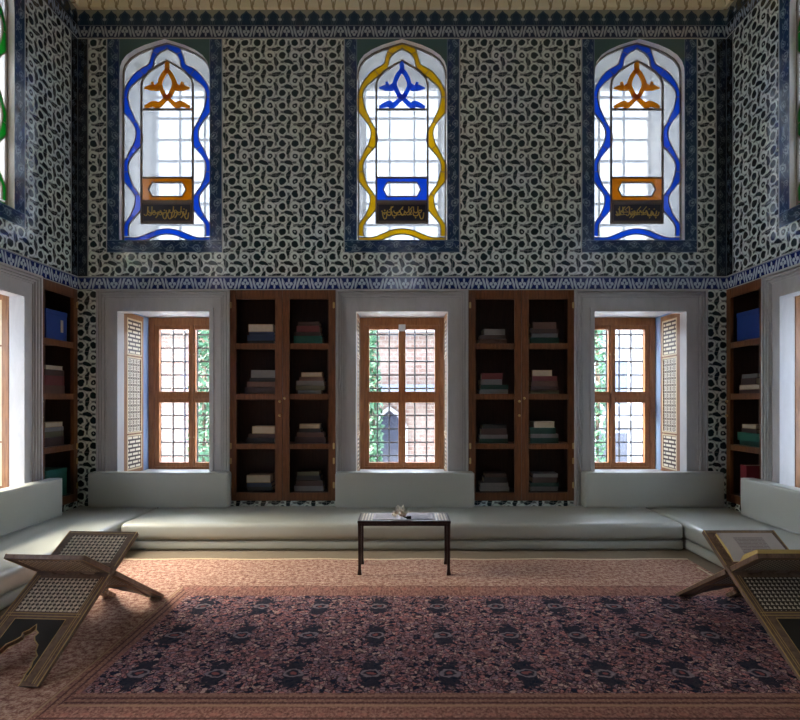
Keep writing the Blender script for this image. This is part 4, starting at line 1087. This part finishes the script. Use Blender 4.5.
# white flower ornament
root = empty('flower', (tx - 0.035, 5.11, 0.5165)); root.scale = (1.4, 1.4, 1.4); tag(root, 'small white fabric flower lying on the small table', 'flower')
bm = bmesh.new()
rf = random.Random(5)
for k in range(13):
    a = k * 2.4; rr = 0.012 + 0.0028 * k; zz = 0.075 - 0.0042 * k
    c = Vector((math.cos(a) * rr, math.sin(a) * rr * 0.8, zz)); up = Vector((math.cos(a) * (0.4 + 0.05 * k), math.sin(a) * (0.4 + 0.05 * k), 1)).normalized()
    side = up.cross(Vector((-math.sin(a), math.cos(a), 0))).normalized(); tan = Vector((-math.sin(a), math.cos(a), 0))
    sz = 0.022
    pts = [c + tan * sz * math.cos(t) + up * sz * 0.95 * math.sin(t) + side * (-0.010) * (math.cos(t) ** 2) for t in [2 * PI * q / 9 for q in range(9)]]
    vs = [bm.verts.new(p) for p in pts]; vc_ = bm.verts.new(c + side * 0.006)
    for q in range(9): bm.faces.new([vs[q], vs[(q + 1) % 9], vc_])
ball(bm, (0, 0, 0.045), 0.026, 8)
new_obj('petals', bm, 'white_petal', root)
bm = bmesh.new(); tube(bm, [(0.0, 0, 0.03), (0.03, -0.01, 0.012), (0.06, -0.02, 0.007)], 0.005, 6); new_obj('stem', bm, 'leaf', root)
bm = bmesh.new(); box(bm, -0.022, 0.022, -0.016, 0.016, 0, 0.03, bev=0.005)
for k in (-1, 1): box(bm, k * 0.012 - 0.004, k * 0.012 + 0.004, -0.020, -0.016, 0.008, 0.022)
o = new_obj('clip', bm, 'black_item'); o.location = (tx + 0.045, 5.09, 0.5167); tag(o, 'small black clip beside the white flower on the small table', 'clip')

# ------------------------------------------------------------------ outside
bm = bmesh.new(); box(bm, -40, 40, -30, 40, -1.1, -0.9)
tag(new_obj('ground', bm, 'paving'), 'pale paved courtyard seen through the lower windows', 'ground', None, 'structure')
root = empty('courtyard_building', (0, 15, -0.9)); tag(root, 'brick courtyard building with an arched door, seen through the middle lower window', 'building')
bm = bmesh.new(); box(bm, -11, 4.2, 0, 3, 0, 4.4); planar_uv(bm, lambda c: (c.x, c.z)); new_obj('brick_wall', bm, 'brickwork', root)
bm = bmesh.new(); prism(bm, [(-11.2, 4.4), (4.4, 4.4), (4.4, 4.6), (-11.2, 4.6)], -0.35, 3.2); new_obj('eaves', bm, 'pale_wall', root)
bm = bmesh.new(); prism(bm, [(-2.4, 2.62), (2.4, 2.62), (2.4, 2.95), (-2.4, 2.95)], -0.7, 0); new_obj('canopy', bm, 'slate', root)
bm = bmesh.new(); prism(bm, [(-0.75, 0), (0.05, 0), (0.05, 1.75), (-0.1, 2.05), (-0.35, 2.25), (-0.6, 2.05), (-0.75, 1.75)], -0.06, 0); dr = new_obj('arched_door', bm, 'dark_window', root)
bm = bmesh.new(); ribbon(bm, [(-0.8, 0), (-0.8, 1.78), (-0.63, 2.1), (-0.35, 2.32), (-0.07, 2.1), (0.1, 1.78), (0.1, 0)], 0.12, -0.09, 0); new_obj('door_surround', bm, 'pale_wall', root)
for xw in (1.7,):
    bm = bmesh.new(); box(bm, xw - 0.35, xw + 0.35, -0.05, 0, 3.2, 4.0); new_obj('window', bm, 'slate', root)
root = empty('white_house', (7.8, 14.2, -0.9)); tag(root, 'white house with grey windows, seen through the lower window beside the right corner', 'building')
bm = bmesh.new(); box(bm, -3.0, 3.5, 0, 3, 0, 6.2); new_obj('wall', bm, 'pale_wall', root)
for xw in (-2.3, -0.6, 1.2, 2.7):
    for zz, hh in ((0.2, 1.5), (2.4, 1.2)):
        bm = bmesh.new(); box(bm, xw - 0.42, xw + 0.42, -0.05, 0, zz, zz + hh); w_ = new_obj('window', bm, 'slate' if zz > 1 else 'dark_window', root)
        bm = bmesh.new(); ribbon(bm, [(xw - 0.44, zz), (xw + 0.44, zz), (xw + 0.44, zz + hh), (xw - 0.44, zz + hh)], 0.08, -0.08, 0, closed=True); box(bm, xw - 0.02, xw + 0.02, -0.08, -0.05, zz, zz + hh); new_obj('window_frame', bm, 'muntin', w_)
bm = bmesh.new(); prism(bm, [(-3.2, 2.0), (3.7, 2.0), (3.7, 2.12), (-3.2, 2.12)], -0.25, 0); new_obj('string_course', bm, 'muntin', root)
def tree(x, y, h, r, label, seed):
    rnd = random.Random(seed); root = empty('tree', (x, y, -0.9)); tag(root, label, 'tree', 'slim trees in the courtyard')
    bm = bmesh.new(); tube(bm, [(0, 0, 0), (0.03, 0, h * 0.5), (0, 0, h * 0.95)], [0.09, 0.06, 0.02], 8); new_obj('trunk', bm, 'bark', root, smooth=True)
    bm = bmesh.new()
    for k in range(1500):
        z = 0.3 + (h - 0.3) * rnd.random(); q = (z - 0.3) / (h - 0.3); rad = r * (math.sin(min(1, q * 3.0) * PI / 2)) * (1 - q ** 2.5) * math.sqrt(rnd.random())
        a = rnd.random() * 2 * PI; c = Vector((rad * math.cos(a), rad * math.sin(a), z))
        u = Vector((rnd.uniform(-1, 1), rnd.uniform(-1, 1), rnd.uniform(-1, 1))).normalized(); w = u.orthogonal().normalized(); s = rnd.uniform(0.05, 0.1)
        bm.faces.new([bm.verts.new(c + d) for d in (u * s, w * s * 0.45, -u * s, -w * s * 0.45)])
    new_obj('foliage', bm, 'leaf', root)
tree(-4.35, 11.8, 5.2, 0.34, 'slim green tree seen through the lower window beside the left corner', 1)
tree(-0.66, 12.2, 5.0, 0.25, 'slim green tree seen through the middle lower window', 2)
tree(4.25, 11.8, 5.2, 0.38, 'slim green tree seen through the lower window beside the right corner', 3)

# ------------------------------------------------------------------ light
w = bpy.data.worlds.new('sky'); scene.world = w; w.use_nodes = True
nt = w.node_tree; bg = nt.nodes['Background']
sk = nt.nodes.new('ShaderNodeTexSky'); sk.sky_type = 'NISHITA'; sk.sun_disc = False; sk.sun_elevation = math.radians(38); sk.sun_rotation = math.radians(-90)
sk.air_density = 1.0; sk.dust_density = 4.0; sk.ozone_density = 1.0
mx = nt.nodes.new('ShaderNodeMix'); mx.data_type = 'RGBA'; mx.inputs[0].default_value = 0.55
mx.inputs[7].default_value = (13.4, 14.8, 17.4, 1)
nt.links.new(sk.outputs[0], mx.inputs[6]); nt.links.new(mx.outputs[2], bg.inputs[0]); bg.inputs[1].default_value = 1.0; mx.inputs[0].default_value = 0.7
sun = bpy.data.lights.new('sun', 'SUN'); sun.energy = 42.0; sun.angle = math.radians(32); sun.color = (1.0, 0.90, 0.76)
so = bpy.data.objects.new('sun', sun); COL.objects.link(so)
so.rotation_euler = Vector((1.0, -0.06, -0.70)).to_track_quat('-Z', 'Y').to_euler(); so.location = (-12, 5, 10)

# ------------------------------------------------------------------ camera and view
cam = bpy.data.cameras.new('camera'); co = bpy.data.objects.new('camera', cam); COL.objects.link(co)
co.location = (0, 0, H); co.rotation_euler = (PI / 2, 0, 0)
cam.sensor_fit = 'HORIZONTAL'; cam.sensor_width = 36; cam.lens = F_PX / 800 * 36
cam.shift_x = -(VPX - 400) / 800; cam.shift_y = (HOR - 360) / 800; cam.clip_start = 0.05; cam.clip_end = 300
scene.camera = co
vs = scene.view_settings; vs.view_transform = 'Standard'; vs.look = 'None'; vs.exposure = 0.68; vs.gamma = 1.0; vs.use_curve_mapping = False
cy = scene.cycles; cy.use_denoising = True; cy.max_bounces = 14; cy.diffuse_bounces = 8; cy.transparent_max_bounces = 24; cy.caustics_reflective = False; cy.sample_clamp_indirect = 8.0
